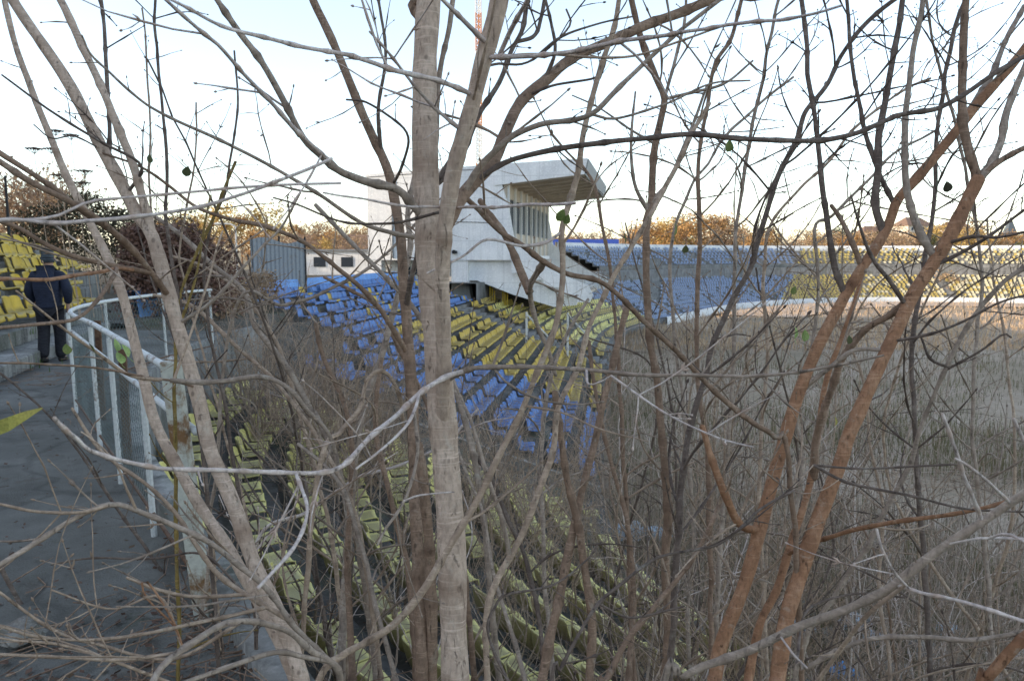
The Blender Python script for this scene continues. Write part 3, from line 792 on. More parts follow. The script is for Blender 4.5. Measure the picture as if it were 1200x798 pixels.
def house(px, pyb, d, w, h, roof_h, label, rz=0.2, big=False):
    p = at(px, pyb, d); t = thing('house', label, 'house', (p[0], p[1], p[2]), rz)
    mb = MB(); mb.box(-w/2, w/2, 0, w*.7, -4, h); mb.build('wall', M['house_wall'], t)
    mb = MB(); e = w*.05
    A = [(-w/2-e, -e, h), (w/2+e, -e, h), (w/2+e, w*.7+e, h), (-w/2-e, w*.7+e, h)]; r0, r1 = (-w/2+w*.2, w*.35, h+roof_h), (w/2-w*.2, w*.35, h+roof_h)
    mb.quad(A[0], A[1], r1, r0); mb.quad(A[2], A[3], r0, r1); mb.poly([A[1], A[2], r1]); mb.poly([A[3], A[0], r0]); mb.poly(A[::-1])
    rf = mb.build('roof', M['roof_red'], t)
    mb = MB(); mb.box(w*.12, w*.2, w*.3, w*.38, h+roof_h*.6, h+roof_h+w*.1); mb.build('chimney', M['house_wall'], rf)
    nw = max(2, int(w/2.6))
    for k in range(nw):
        for zz in ([h*.55] if h < 4 else [h*.25, h*.65]):
            x = -w/2 + w*(k+.5)/nw
            mb = MB(); mb.box(x-.5, x+.5, -.06, -.01, zz, zz+1.1); f = mb.build('window', M['render_white'], t)
            mb = MB(); mb.box(x-.4, x+.4, -.09, -.065, zz+.1, zz+1.0); mb.build('pane', M['window_dark'], f)
house(1078, 278, 235, 9, 3.4, 2.6, 'house with red brown roof on the far hill behind the yellow stand', .3)
house(1122, 281, 250, 8, 3.6, 2.2, 'pale house with low reddish roof on the far hill, right of the bigger house', -.1)
house(1025, 284, 240, 7, 3, 2.0, 'small pale house among far trees, left of the hill houses', .1)
p = at(388, 306, 112)
LR = thing('long_house', 'long building with reddish brown roof behind the terrace at left of the white building', 'building', (p[0], p[1], 0))
mb = MB(); mb.box(p[0]-5.5, p[0]+6.5, p[1], p[1]+7, -.2, 2.2); mb.build('wall', M['soffit'], LR, keep=True)
mb = MB(); mb.prism([(p[1]-.7, 2.1), (p[1]+3.5, 4.7), (p[1]+7.7, 2.1)], p[0]-6, p[0]+7, lambda u, w, z: (w, u, z)); mb.build('roof', M['roof_red'], LR, keep=True)
for k in range(5):
    mb = MB(); x = p[0]-4.6+k*2.3; mb.box(x, x+1, p[1]-.06, p[1]-.01, .8, 1.7); mb.build('window', M['window_dark'], LR, keep=True)
p = at(1182, 290, 330)
ch = thing('church_tower', 'dark pointed church spire on the skyline at far right', 'tower', (p[0], p[1], p[2]))
mb = MB(); mb.box(-2, 2, -2, 2, -3, 5.0); mb.build('tower_wall', M['house_wall'], ch)
mb = MB(); 
for k in range(4):
    c = [(-2.3, -2.3), (2.3, -2.3), (2.3, 2.3), (-2.3, 2.3)]; a, b = c[k], c[(k+1) % 4]; mb.poly([(*a, 5), (*b, 5), (0, 0, 13)])
mb.build('spire', M['spire'], ch)
p = at(992, 284, 150); mb = MB(); t = thing('kiosk', 'small red hut on top of the opposite stand, among trees', 'hut', (p[0], p[1], 1.5))
mb.box(-.9, .9, -.8, .8, 0, 2.3); mb.build('wall', M['mast_orange'], t); mb = MB(); mb.prism([(-1.1, 2.3), (1.1, 2.3), (0, 2.9)], -1, 1, lambda u, w, z: (u, w, z)); mb.build('roof', M['roof_red'], t)

# ------------------------------------------------------------------ leaf masses
def leaf_quads(centres, size, rs, flat=0.5):
    n = len(centres)
    d = rs.normal(size=(n, 3)); d /= np.linalg.norm(d, axis=1)[:, None]
    e = rs.normal(size=(n, 3)); e -= d*np.sum(d*e, 1)[:, None]; e /= np.linalg.norm(e, axis=1)[:, None]
    s = size*rs.uniform(.55, 1.3, n)[:, None]
    V = np.stack([centres - d*s, centres - e*s*flat, centres + d*s, centres + e*s*flat], 1).reshape(-1, 3)
    return V, np.arange(4*n).reshape(n, 4)

def crown_mesh(seed, h, w, n, size, bare=False):
    rs = np.random.RandomState(seed); nb = 26
    c = rs.normal(size=(nb, 3)); c /= np.linalg.norm(c, axis=1)[:, None]; c *= rs.uniform(.35, 1, nb)[:, None]**.6
    rad = rs.uniform(.16, .36, nb)
    pick = rs.randint(0, nb, n); pts = c[pick] + rs.normal(size=(n, 3))*rad[pick][:, None]*.62
    pts[:, 2] *= 1.0
    P = pts*np.array((w/2, w/2, h*.40)) + np.array((0, 0, h*.60))
    return leaf_quads(P, size, rs)

def skeleton(seed, h, w, r):
    mb = MB(); rs = random.Random(seed)
    mb.tube([(0, 0, -1), (0, 0, h*.15), (.02*h, 0, h*.45), (0, .02*h, h*.85)], r, 6, r*.2)
    for k in range(16):
        z = h*rs.uniform(.18, .75); a = rs.uniform(0, 6.28); L = w*rs.uniform(.3, .55)*(1.1-z/h*.6)
        q = Vector((0, 0, z)); e = q + Vector((math.cos(a)*L, math.sin(a)*L, L*rs.uniform(.5, 1.2)))
        m_ = (q+e)/2 + Vector((0, 0, -.06*L)); mb.tube([q, m_, e], r*.4, 4, r*.06, cap=False)
        for j in range(4):
            b = m_.lerp(e, rs.uniform(0, .9)); a2 = a + rs.uniform(-1.2, 1.2); l2 = L*rs.uniform(.25, .5)
            mb.tube([b, b+Vector((math.cos(a2)*l2, math.sin(a2)*l2, l2*rs.uniform(.4, 1.3)))], r*.15, 3, r*.04, cap=False)
    return mb.mesh('trunk', True)

TV = []
for k, (h, w, n, s, mat, lab) in enumerate([(8, 7, 2300, .19, 'leaf_orange', 'orange'), (7, 5.5, 2000, .17, 'leaf_gold', 'golden'), (6.5, 7, 1500, .17, 'leaf_brown', 'brownish'), (7.5, 5, 2300, .19, 'leaf_green', 'dull green'), (7.5, 6.5, 700, .15, 'leaf_brown', 'half bare')]):
    V, Q = crown_mesh(50+k, h, w, n, s)
    me = fast_mesh('crown', V, Q, smooth=False); me.materials.append(M[mat])
    tm = skeleton(70+k, h, w, .17); tm.materials.append(M['bark_brown'])
    TV.append((me, tm, lab, h))
def autumn_tree(px, ytop, d, kind, where, group=None, zb=None):
    me, tm, lab, h = TV[kind]; p = at(px, ytop, d); zb = (0.0 if zb is None else zb)
    sc = max(.35, (p[2]-zb)/h)
    t = thing('tree', '%s autumn tree %s' % (lab, where), 'tree', (p[0], p[1], zb), RNG.uniform(0, 6.3), group)
    t.scale = (sc*RNG.uniform(.9, 1.2), sc*RNG.uniform(.9, 1.2), sc)
    for nm, m_ in (('trunk', tm), ('crown', me)):
        o = bpy.data.objects.new(nm, m_); C.objects.link(o); o.parent = t
for a in [(178, 252, 164, 0), (214, 246, 159, 1), (250, 236, 166, 1), (282, 250, 172, 0), (312, 238, 175, 1), (345, 262, 187, 0), (372, 258, 189, 2), (405, 260, 184, 4), (428, 264, 192, 0), (232, 258, 178, 0), (160, 262, 170, 2), (330, 272, 162, 2), (265, 272, 153, 2), (420, 268, 170, 4)]:
    autumn_tree(*a, 'behind the terrace at left of the white building', 'autumn trees left of the white building')
for a in [(340, 274, 84, 4), (358, 270, 88, 2), (376, 278, 80, 1), (394, 272, 90, 4), (412, 276, 84, 2), (430, 270, 92, 4), (300, 268, 70, 0), (322, 272, 76, 4), (385, 268, 95, 0)]:
    autumn_tree(*a, 'in front of the long reddish roofed building', 'autumn trees before the long building')
rs = random.Random(5)
px = 625
while px < 1260:
    d = rs.uniform(128, 165); yt = 268 + 9*math.sin(px*.021) + rs.uniform(-9, 9)
    if 770 < px < 850: yt -= 9
    if px > 1040: yt += 8
    kind = rs.choice([0, 0, 1, 2, 2, 4, 3 if px > 1000 else 2])
    if abs(px-792) < 12: kind, yt = 1, 254
    autumn_tree(px, yt, d, kind, 'on the skyline beyond the opposite stand', 'autumn trees beyond the opposite stand', -1.0)
    px += rs.uniform(8, 15)
for k in range(34):
    px = rs.uniform(900, 1240); autumn_tree(px, 272 + rs.uniform(-6, 6) , rs.uniform(200, 290), rs.choice([2, 3, 3, 4, 1]), 'on the distant hill at right', 'trees on the distant hill', 2.5)
for k in range(10):
    autumn_tree(rs.uniform(-20, 70), rs.uniform(190, 235), rs.uniform(45, 70), 4, 'behind the yellow upper seats at far left', 'half bare trees behind the upper seats at left')
for k in range(16):  # trees dressing the unseen slope that was added against the sun
    u = rs.uniform(-60, 2); x = rs.uniform(-62, -46); y = u + 38 + (x+38)*.268
    me, tm, lab, h = TV[rs.choice([0, 2, 4])]
    t = thing('tree', 'autumn tree on the added sun-blocking slope left of the walkway', 'tree', (x, y, 26.5), rs.uniform(0, 6), 'trees on the added slope at left'); t.scale = (.9, .9, .8)
    for nm, m_ in (('trunk', tm), ('crown', me)):
        o = bpy.data.objects.new(nm, m_); C.objects.link(o); o.parent = t
# brown bush growing in the opposite stand
p = at(1110, 352, 104); V, Q = crown_mesh(91, 3.4, 4.2, 900, .16)
t = thing('bush', 'round rusty brown bush growing in the bleached seats opposite', 'bush', (p[0], p[1], p[2]))
link('foliage', fast_mesh('f', V, Q, smooth=False), M['leaf_brown'], t); tm = skeleton(92, 2.6, 2.5, .06); link('stem', tm, M['bark_brown'], t)

# ivy heaps on the fence behind the upper seats
def heap(name, label, cat, ridge, depth, n, size, mat, seed, stems=True):
    rs = np.random.RandomState(seed); ridge = np.array(ridge, float)       # x, y, ztop
    base = ridge[len(ridge)//2]
    t = thing(name, label, cat, (base[0], base[1], 0))
    k = np.linspace(0, len(ridge)-1, 400); R_ = np.stack([np.interp(k, range(len(ridge)), ridge[:, j]) for j in range(3)], 1)
    f = rs.randint(0, 400, n); P = R_[f].copy()
    lump = .25*np.sin(P[:, 0]*2.1+seed) + .2*np.sin(P[:, 0]*5.3+P[:, 1])
    h = rs.beta(2.0, 1.1, n)
    P[:, 2] = h*(P[:, 2] + lump)
    ang = rs.uniform(0, 6.28, n); rr = depth*(1-0.55*h)*rs.uniform(.55, 1, n)
    P[:, 0] += np.cos(ang)*rr*.8; P[:, 1] += np.sin(ang)*rr; P[:, 2] += rs.normal(0, .08, n)
    V, Q = leaf_quads(P, size, rs, .6)
    link('foliage', fast_mesh('foliage', V, Q, smooth=False), M[mat], t, keep=True)
    mb = MB()
    for q in range(26):
        b = R_[rs.randint(0, 400)]; z = b[2]
        mb.tube([(b[0]+rs.normal(0, .3), b[1]+rs.normal(0, .3), -.1), (b[0]+rs.normal(0, .3), b[1]+rs.normal(0, .2), z*.6), (b[0]+rs.normal(0, .5), b[1], z*rs.uniform(.95, 1.2))], .025, 4, .008, cap=False)
    mb.build('stems', M['bark_brown'], t, keep=True)
heap('ivy_heap', 'dark ivy tumbling over the fence behind the yellow upper seats', 'ivy', [at(22, 262, 36)*1, at(80, 228, 35), at(120, 236, 34), at(165, 254, 32), at(215, 262, 30)], 1.3, 11000, .07, 'leaf_ivy_green', 3)
heap('vine_thicket', 'dark red brown withered vine thicket right of the upper seats', 'vine', [at(158, 278, 19.5), at(175, 258, 19.5), at(195, 252, 19.5), at(228, 276, 19.5), at(262, 300, 20)], 1.0, 11000, .06, 'leaf_ivy', 4)
heap('vine_thicket', 'lower withered brown vine mound in front of the corrugated sheets', 'vine', [at(250, 318, 21), at(280, 330, 23), at(315, 318, 25.5)], .8, 3000, .06, 'leaf_brown', 8)

# dried flower stalks on the skyline at upper left
for k, (px, py, d) in enumerate([(40, 176, 14), (65, 155, 15), (83, 160, 15), (99, 202, 14.5), (96, 216, 14), (70, 207, 15), (60, 176, 15.5)]):
    p = at(px, py, d); t = thing('hogweed_stalk', 'dried flat topped flower stalk against the sky above the upper seats', 'dry plant', (p[0], p[1], .4), 0, 'dried hogweed stalks at upper left')
    mb = MB(); mb.tube([(p[0]+.25, p[1], .4), (p[0]+.1, p[1], p[2]*.6), (p[0], p[1], p[2]-.06)], .008, 5, .005, cap=False); mb.build('stalk', M['bark_twig'], t, keep=True)
    mb = MB()
    for j in range(22):
        a = j*2.4; r_ = .14*math.sqrt(j/22); e = Vector((p[0]+r_*math.cos(a), p[1]+r_*math.sin(a), p[2]+.03-r_*.15))
        mb.tube([(p[0], p[1], p[2]-.07), e], .003, 3, cap=False); mb.tube([e, e+Vector((0, 0, .02))], .02, 5, .024)
    mb.build('flower_head', M['bark_dark'], t, keep=True)
# ------------------------------------------------------------------ person walking away
def skin_obj(name, J, edges, mat, parent, root, sub=2):
    names = list(J); me = bpy.data.meshes.new(name)
    me.from_pydata([J[k][0] for k in names], [(names.index(a), names.index(b)) for a, b in edges], [])
    o = link(name, me, mat, parent)
    md = o.modifiers.new('skin', 'SKIN'); md.use_smooth_shade = True
    for i, k in enumerate(names):
        sv = me.skin_vertices[0].data[i]; r_ = J[k][1]
        sv.radius = r_ if isinstance(r_, tuple) else (r_, r_); sv.use_root = (k == root)
    s = o.modifiers.new('sub', 'SUBSURF'); s.levels = sub; s.render_levels = sub
    return o
pp = at(62, 428, 11.9)
PR = thing('person', 'person in a dark navy padded jacket and grey cap walking away along the walkway', 'person', (pp[0], pp[1], 0.0), R(12)); PR.scale = (.96, .96, .95)
M['skin'] = paint_worn('skin', (0.42, 0.26, 0.19), (0.36, 0.2, 0.15), .6, .8)
def cloth(name, c):
    t = NT(name); p = t.co.outputs['Object']; a = t.noise(p, 6, 5, .7); b = t.noise(t.map(p, (1, 1, 3)), 14, 3)
    t.col(t.mix(t.fac(a, .3, .7), c, tuple(x*.5 for x in c))); t.bump(t.math('ADD', a, b), .6, .03); t.b.inputs['Roughness'].default_value = .7
    return t.m
M['navy'] = cloth('navy', (.020, .026, .05)); M['black_cloth'] = cloth('black_cloth', (.022, .022, .028)); M['grey_knit'] = cloth('grey_knit', (.085, .10, .115)); M['shoe'] = cloth('shoe', (.03, .026, .024))
# local: +Y is the walking direction
J = {'pel': ((0, 0, .93), (.145, .105)), 'sp': ((0, .015, 1.12), (.14, .1)), 'ch': ((0, .03, 1.32), (.165, .11)), 'ne': ((0, .05, 1.47), .06), 'he0': ((0, .075, 1.56), (.072, .085)), 'he': ((0, .085, 1.655), (.076, .094)), 'he1': ((0, .075, 1.725), (.055, .065)),
     'shR': ((.185, .03, 1.40), .062), 'elR': ((.27, -.02, 1.13), .046), 'wrR': ((.255, .04, .90), .031), 'haR': ((.25, .06, .845), (.036, .018)),
     'shL': ((-.185, .03, 1.40), .062), 'elL': ((-.27, .0, 1.13), .046), 'wrL': ((-.235, .12, .93), .031), 'haL': ((-.22, .15, .885), (.036, .018)),
     'hipR': ((.095, 0, .89), .095), 'knR': ((.10, .10, .50), .062), 'anR': ((.10, .07, .10), .043), 'toR': ((.115, .24, .04), .036),
     'hipL': ((-.095, 0, .89), .095), 'knL': ((-.095, .0, .48), .062), 'anL': ((-.09, -.13, .12), .043), 'toL': ((-.10, .03, .04), .036)}
ed = [('pel', 'sp'), ('sp', 'ch'), ('ch', 'ne'), ('ne', 'he0'), ('he0', 'he'), ('he', 'he1'), ('ch', 'shR'), ('shR', 'elR'), ('elR', 'wrR'), ('wrR', 'haR'), ('ch', 'shL'), ('shL', 'elL'), ('elL', 'wrL'), ('wrL', 'haL'),
      ('pel', 'hipR'), ('hipR', 'knR'), ('knR', 'anR'), ('anR', 'toR'), ('pel', 'hipL'), ('hipL', 'knL'), ('knL', 'anL'), ('anL', 'toL')]
for s_, hb in (('R', (.25, .06, .845)), ('L', (-.22, .15, .885))):
    sg = 1 if s_ == 'R' else -1
    for k, (dy, L) in enumerate([(.028, .072), (.010, .082), (-.008, .078), (-.026, .062)]):
        a = (hb[0], hb[1]+dy, hb[2]-.035); b = (hb[0]-.006*sg, hb[1]+dy*1.1+.008, hb[2]-.035-L*.55); c = (hb[0]-.02*sg, hb[1]+dy*1.1+.012, hb[2]-.035-L)
        for q, (pt, r_) in enumerate(((a, .010), (b, .0095), (c, .008))): J['f%s%d%d' % (s_, k, q)] = (pt, r_)
        ed += [('ha'+s_, 'f%s%d0' % (s_, k)), ('f%s%d0' % (s_, k), 'f%s%d1' % (s_, k)), ('f%s%d1' % (s_, k), 'f%s%d2' % (s_, k))]
    J['t%s0' % s_] = ((hb[0]-.012*sg, hb[1]+.045, hb[2]+.0), .0115); J['t%s1' % s_] = ((hb[0]-.02*sg, hb[1]+.062, hb[2]-.035), .010)
    ed += [('ha'+s_, 't%s0' % s_), ('t%s0' % s_, 't%s1' % s_)]
skin_obj('body', J, ed, M['skin'], PR, 'pel')
# face: nose, ears, eyes hinted on the far side
mb = MB(); mb.prism([(-.014, 1.615), (.014, 1.615), (.008, 1.675), (-.008, 1.675)], .17, .20, lambda u, w, z: (u, w, z))
mb.build('nose', M['skin'], PR, smooth=True)
for sg in (1, -1):
    mb = MB(); mb.tube([(sg*.078, .075, 1.61), (sg*.092, .06, 1.635), (sg*.09, .065, 1.67)], .014, 6, .017); mb.build('ear', M['skin'], PR, smooth=True)
    mb = MB(); mb.tube([(sg*.032, .165, 1.66), (sg*.032, .178, 1.66)], .012, 8, .008); mb.build('eye', M['shoe'], PR, smooth=True)
Jk = {'hem': ((0, .0, .83), (.205, .165)), 'hem2': ((0, 0, .90), (.205, .165)), 'w': ((0, .015, 1.08), (.20, .16)), 'c': ((0, .03, 1.28), (.215, .165)), 'u': ((0, .035, 1.41), (.15, .125)), 'co': ((0, .05, 1.50), (.098, .095)), 'co2': ((0, .055, 1.545), (.10, .095)),
      'sR': ((.2, .03, 1.38), .088), 'eR': ((.285, -.02, 1.13), .08), 'cR': ((.262, .04, .92), .056), 'sL': ((-.2, .03, 1.38), .088), 'eL': ((-.285, 0, 1.13), .08), 'cL': ((-.245, .11, .95), .056)}
skin_obj('jacket', Jk, [('hem', 'hem2'), ('hem2', 'w'), ('w', 'c'), ('c', 'u'), ('u', 'co'), ('co', 'co2'), ('c', 'sR'), ('sR', 'eR'), ('eR', 'cR'), ('c', 'sL'), ('sL', 'eL'), ('eL', 'cL')], M['navy'], PR, 'w')
Jh = {'a': ((0, -.06, 1.50), (.12, .05)), 'b': ((0, -.105, 1.43), (.13, .055)), 'c': ((0, -.11, 1.34), (.085, .035))}
skin_obj('hood', Jh, [('a', 'b'), ('b', 'c')], M['navy'], PR, 'b')
Jt = {'p': ((0, 0, .90), (.165, .13)), 'hR': ((.097, .01, .82), .118), 'kR': ((.10, .10, .50), .092), 'aR': ((.10, .08, .045), .085), 'hL': ((-.097, .0, .82), .118), 'kL': ((-.095, .0, .48), .092), 'aL': ((-.09, -.115, .07), .085)}
skin_obj('trousers', Jt, [('p', 'hR'), ('hR', 'kR'), ('kR', 'aR'), ('p', 'hL'), ('hL', 'kL'), ('kL', 'aL')], M['black_cloth'], PR, 'p')
for a, b, c in (((.10, .03, .045), (.108, .14, .045), (.118, .27, .032)), ((-.09, -.17, .07), (-.095, -.06, .045), (-.10, .07, .032))):
    skin_obj('shoe', {'a': (a, .05), 'b': (b, (.05, .042)), 'c': (c, (.045, .03))}, [('a', 'b'), ('b', 'c')], M['shoe'], PR, 'b')
skin_obj('cap', {'a': ((0, .065, 1.66), (.096, .108)), 'b': ((0, .065, 1.72), (.088, .098)), 'c': ((0, .06, 1.765), (.05, .055))}, [('a', 'b'), ('b', 'c')], M['grey_knit'], PR, 'b')
mb = MB()
for k in range(40):
    a = math.pi + math.pi*k/39; x, y = .088*math.cos(a), .07+.098*math.sin(a)
    mb.tube([(x, y, 1.66), (x*1.03, y-.003, 1.585 + .01*math.sin(k*2.3))], .009, 4, .006)
mb.build('hair', M['grey_knit'], PR, smooth=True)

# ------------------------------------------------------------------ rubbish under the brush
def crumple(name, label, cat, loc, size, mat, seed, sq=.5):
    bm = bmesh.new(); bmesh.ops.create_icosphere(bm, subdivisions=3, radius=1); rs = np.random.RandomState(seed); ph = rs.uniform(0, 6, 9)
    for v in bm.verts:
        c = v.co.copy(); f = 1+.25*math.sin(c.x*5+ph[0])*math.sin(c.y*4+ph[1])+.16*abs(math.sin(c.z*9+c.x*7+ph[2]))+.10*math.sin(c.y*15+ph[3])
        v.co = Vector((c.x*f*size, c.y*f*size*.8, max(-.2, c.z)*f*size*sq))
    me = bpy.data.meshes.new(name); bm.to_mesh(me); bm.free()
    o = link(name, me, mat); o.location = loc; o.rotation_euler = (0, 0, seed*1.3); return tag(o, label, cat)
M['bag_blue'] = paint_worn('bag_blue', (.10, .33, .66), (.06, .2, .45), .6, .8, 12)
M['bag_pale'] = paint_worn('bag_pale', (.42, .50, .56), (.24, .27, .30), .5, .75, 9)
M['bag_black'] = paint_worn('bag_black', (.014, .014, .018), (.03, .03, .03))
M['rubble'] = concrete('rubble', (.30, .29, .26), (.16, .14, .12), .3, .2, 4)
M['cardboard'] = paint_worn('cardboard', (.30, .215, .13), (.2, .13, .08), .5, .7, 6)
def on_ground(px, py, d0=9.0):
    d = d0
    for _ in range(60):
        p = at(px, py, d); g = ground_z(p[0], p[1])
        if p[2] < g: d -= .12
        else: d += .12
    p = at(px, py, d); return (p[0], p[1], ground_z(p[0], p[1]))
q = on_ground(990, 787); crumple('plastic_bag', 'bright blue plastic bag lying at the bottom right under branches', 'bag', (q[0], q[1], q[2]+.03), .20, M['bag_blue'], 1)
crumple('rubbish_bag', 'black rubbish bag right behind the blue plastic bag', 'bag', (q[0]+.12, q[1]+.22, q[2]), .21, M['bag_black'], 2)
for k, (px, py, s_, mt, lab, nm, ct) in enumerate([(1000, 738, .20, 'bag_pale', 'pale crumpled sheet above the blue bag', 'plastic_sheet', 'rubbish'), (1022, 752, .13, 'bag_pale', 'small whitish scrap right of the pale crumpled sheet', 'plastic_scrap', 'rubbish'), (975, 752, .17, 'rubble', 'rounded lump of rubble left of the pale sheet', 'rubble_lump', 'rubble'),
        (985, 765, .15, 'cardboard', 'brown torn cardboard piece above the blue bag', 'cardboard', 'rubbish'), (940, 745, .17, 'bag_pale', 'bluish plastic sheet behind the orange trunks', 'plastic_sheet', 'rubbish'), (955, 715, .18, 'rubble', 'rubble lump behind the second orange trunk', 'rubble_lump', 'rubble'),
        (1085, 770, .24, 'rubble', 'large pale stone in the weeds at bottom right', 'stone', 'stone'), (1050, 790, .16, 'rubble', 'grey stone right of the black bag', 'stone', 'stone'), (1110, 745, .15, 'bag_pale', 'grey plastic scrap in the weeds farthest right', 'plastic_scrap', 'rubbish'),
        (770, 592, .22, 'bag_pale', 'pale blue rag lying at the end of the seat rows', 'rag', 'rubbish'), (738, 545, .26, 'bag_pale', 'pale blue plastic heap beyond the seat rows', 'plastic_heap', 'rubbish'), (742, 556, .16, 'cardboard', 'rusty brown scrap by the pale blue heap', 'scrap', 'rubbish'), (25, 748, .07, 'rubble', 'small grey stone on the walkway at lower left', 'stone', 'stone')]):
    q = on_ground(px, py); crumple(nm, lab, ct, (q[0], q[1], q[2]+.05), s_*1.25, M[mt], k+5, .6)
# ------------------------------------------------------------------ branches
class Tubes:
    def __init__(s): s.V = []; s.Q = []; s.A = []; s.n = 0
    def add(s, P, rad, sides, node=None):
        P = np.asarray(P); m = len(P)
        t = np.gradient(P, axis=0); t /= np.linalg.norm(t, axis=1)[:, None] + 1e-9
        mean = P[-1]-P[0]; ref = np.cross(mean, (0.31, 0.87, 0.22))
        if np.linalg.norm(ref) < 1e-6: ref = np.array((1., 0, 0))
        ref = ref/np.linalg.norm(ref)
        u = ref - t*(t@ref)[:, None]; u /= np.linalg.norm(u, axis=1)[:, None] + 1e-9
        w = np.cross(t, u)
        a = np.arange(sides)*2*math.pi/sides
        rad = np.asarray(rad); k_ = np.arange(m)
        wob = 1.0 if sides < 8 else (1 + .055*np.sin(2*a[None]+k_[:, None]*.11+1) + .035*np.sin(3*a[None]-k_[:, None]*.17) + NR.normal(0, .012, (m, sides)))
        V = P[:, None, :] + (u[:, None, :]*np.cos(a)[None, :, None] + w[:, None, :]*np.sin(a)[None, :, None])*(rad[:, None]*wob)[:, :, None]
        i = np.arange(m-1)[:, None]*sides; k = np.arange(sides)[None]; k2 = (k+1) % sides
        Q = np.stack([i+k, i+k2, i+sides+k2, i+sides+k], -1).reshape(-1, 4) + s.n
        s.V.append(V.reshape(-1, 3)); s.Q.append(Q)
        s.A.append(np.repeat(np.zeros(m) if node is None else node, sides)); s.n += m*sides
    def mesh(s, name):
        return fast_mesh(name, np.concatenate(s.V), np.concatenate(s.Q), {'node': np.concatenate(s.A)})

UPV = np.array((0., 0, 1))
def norm(v): return v/(np.linalg.norm(v)+1e-9)
def depth(p): return p[1]*cp - (p[2]-1.6)*sp

def twig(tb, p, d, L, r, lev=0, up=.35, sub=.55):
    """a thin shoot with opposite buds and side shoots; swollen nodes and a fat end bud"""
    seg = 0.045 if lev < 2 else 0.03
    n = max(4, min(14, int(L/seg)))
    P = [p]; dd = norm(d); bend = NR.normal(0, .06, 3)
    for k in range(n):
        dd = norm(dd + bend + UPV*up*.10 + NR.normal(0, .05, 3)); P.append(P[-1] + dd*L/n)
    P = np.array(P)
    if depth(P[-1]) < .55 or depth(P[0]) < .55: return
    f = np.linspace(0, 1, n+1); rad = r*(1-.55*f); node = np.zeros(n+1)
    step = 2 if L < .5 else 3
    ks = list(range(step, n, step))
    for k in ks: rad[k] *= 1.55; node[k] = .8
    # end bud
    e = P[-1]; b = max(rad[-1], .0011)
    P = np.r_[P, [e + dd*b*2.2, e + dd*b*5.5, e + dd*b*8.5]]; rad = np.r_[rad, [b*2.3, b*2.0, b*.3]]; node = np.r_[node, [.9, .5, .5]]
    tb.add(P, rad, 5 if r > .0035 else 4, node)
    if lev < 2 and L > .10:
        az = NR.uniform(0, 6.28)
        for q, k in enumerate(ks):
            t = norm(P[k+1]-P[k-1]); a = az + q*math.pi/2
            x = norm(np.cross(t, (0.3, .5, .81))); y = np.cross(t, x)
            for sg in (1, -1):
                if NR.rand() < sub*(1-.35*lev):
                    o = (x*math.cos(a)+y*math.sin(a))*sg
                    l2 = L*NR.uniform(.12, .5)*(1-.45*k/n) if NR.rand() < .7 else NR.uniform(.015, .04)
                    if l2 > .035: twig(tb, P[k], norm(o*.9+t*.65), l2, max(.0011, rad[k]/1.55*.62), lev+1, up, sub*.8)
                    else: tb.add(np.array([P[k], P[k]+norm(o+t)*.008, P[k]+norm(o+t*1.5)*.017]), [.0022, .0026, .0006], 4, [.9, .9, .9])

def wob_path(P, amp):
    n = len(P); f = np.arange(n)
    d = np.r_[0, np.cumsum(np.linalg.norm(np.diff(P, axis=0), axis=1))]
    out = P.copy()
    for ax in range(3):
        out[:, ax] += amp*(np.sin(d*9+NR.uniform(0, 6))*.6 + np.sin(d*21+NR.uniform(0, 6))*.35)*np.minimum(1, d*4)
    return out

def limb(tb, P, r0, r1, sides=None, bump=.22, node_gap=.16, wob=.004, cap=True):
    """resampled branch with ringed, slightly swollen nodes; returns node list (point, tangent, radius, azimuth)"""
    P = resample(np.asarray(P, float), max(.018, min(.05, r0*1.6)))
    P = wob_path(P, wob); n = len(P)
    if r0 < .014 and n > 6:
        dk = np.r_[0, np.cumsum(np.linalg.norm(np.diff(P, axis=0), axis=1))]; nk = max(3, int(dk[-1]/.11)); kk = np.linspace(0, dk[-1], nk)
        for ax in range(3):
            q = NR.normal(0, .0032, nk); q[0] = 0; P[:, ax] += np.interp(dk, kk, q)
    d = np.r_[0, np.cumsum(np.linalg.norm(np.diff(P, axis=0), axis=1))]; L = d[-1]
    f = d/L; rad = r0 + (r1-r0)*f; node = np.zeros(n); nodes = []
    rad *= 1 + .035*np.sin(d*17+NR.uniform(0, 6)) + .03*np.sin(d*41+NR.uniform(0, 6))
    pos = node_gap*NR.uniform(.3, .9); q = NR.randint(0, 2)
    while pos < L - .03:
        k = int(np.argmin(abs(d-pos))); g = max(.010, rad[k]*.55)
        inf = np.exp(-((d-pos)/g)**2)
        rad = rad*(1+bump*inf*(.6 if r0 > .02 else 1)); node = np.maximum(node, .9*np.exp(-((d-pos)/(g*.45))**2))
        k = min(max(k, 1), n-2); nodes.append((P[k], norm(P[k+1]-P[k-1]), rad[k], q*math.pi/2 + NR.uniform(-.4, .4), pos/L)); q += 1
        pos += node_gap*NR.uniform(.65, 1.3)
    if cap:
        t = norm(P[-1]-P[-2]); P = np.r_[P, [P[-1]+t*rad[-1]*.5, P[-1]+t*rad[-1]*.8]]; rad = np.r_[rad, [rad[-1]*.7, .0004]]; node = np.r_[node, [.6, .6]]
    s_ = sides or (16 if r0 > .03 else 11 if r0 > .016 else 8 if r0 > .007 else 6)
    tb.add(P, rad, s_, node); return nodes, P

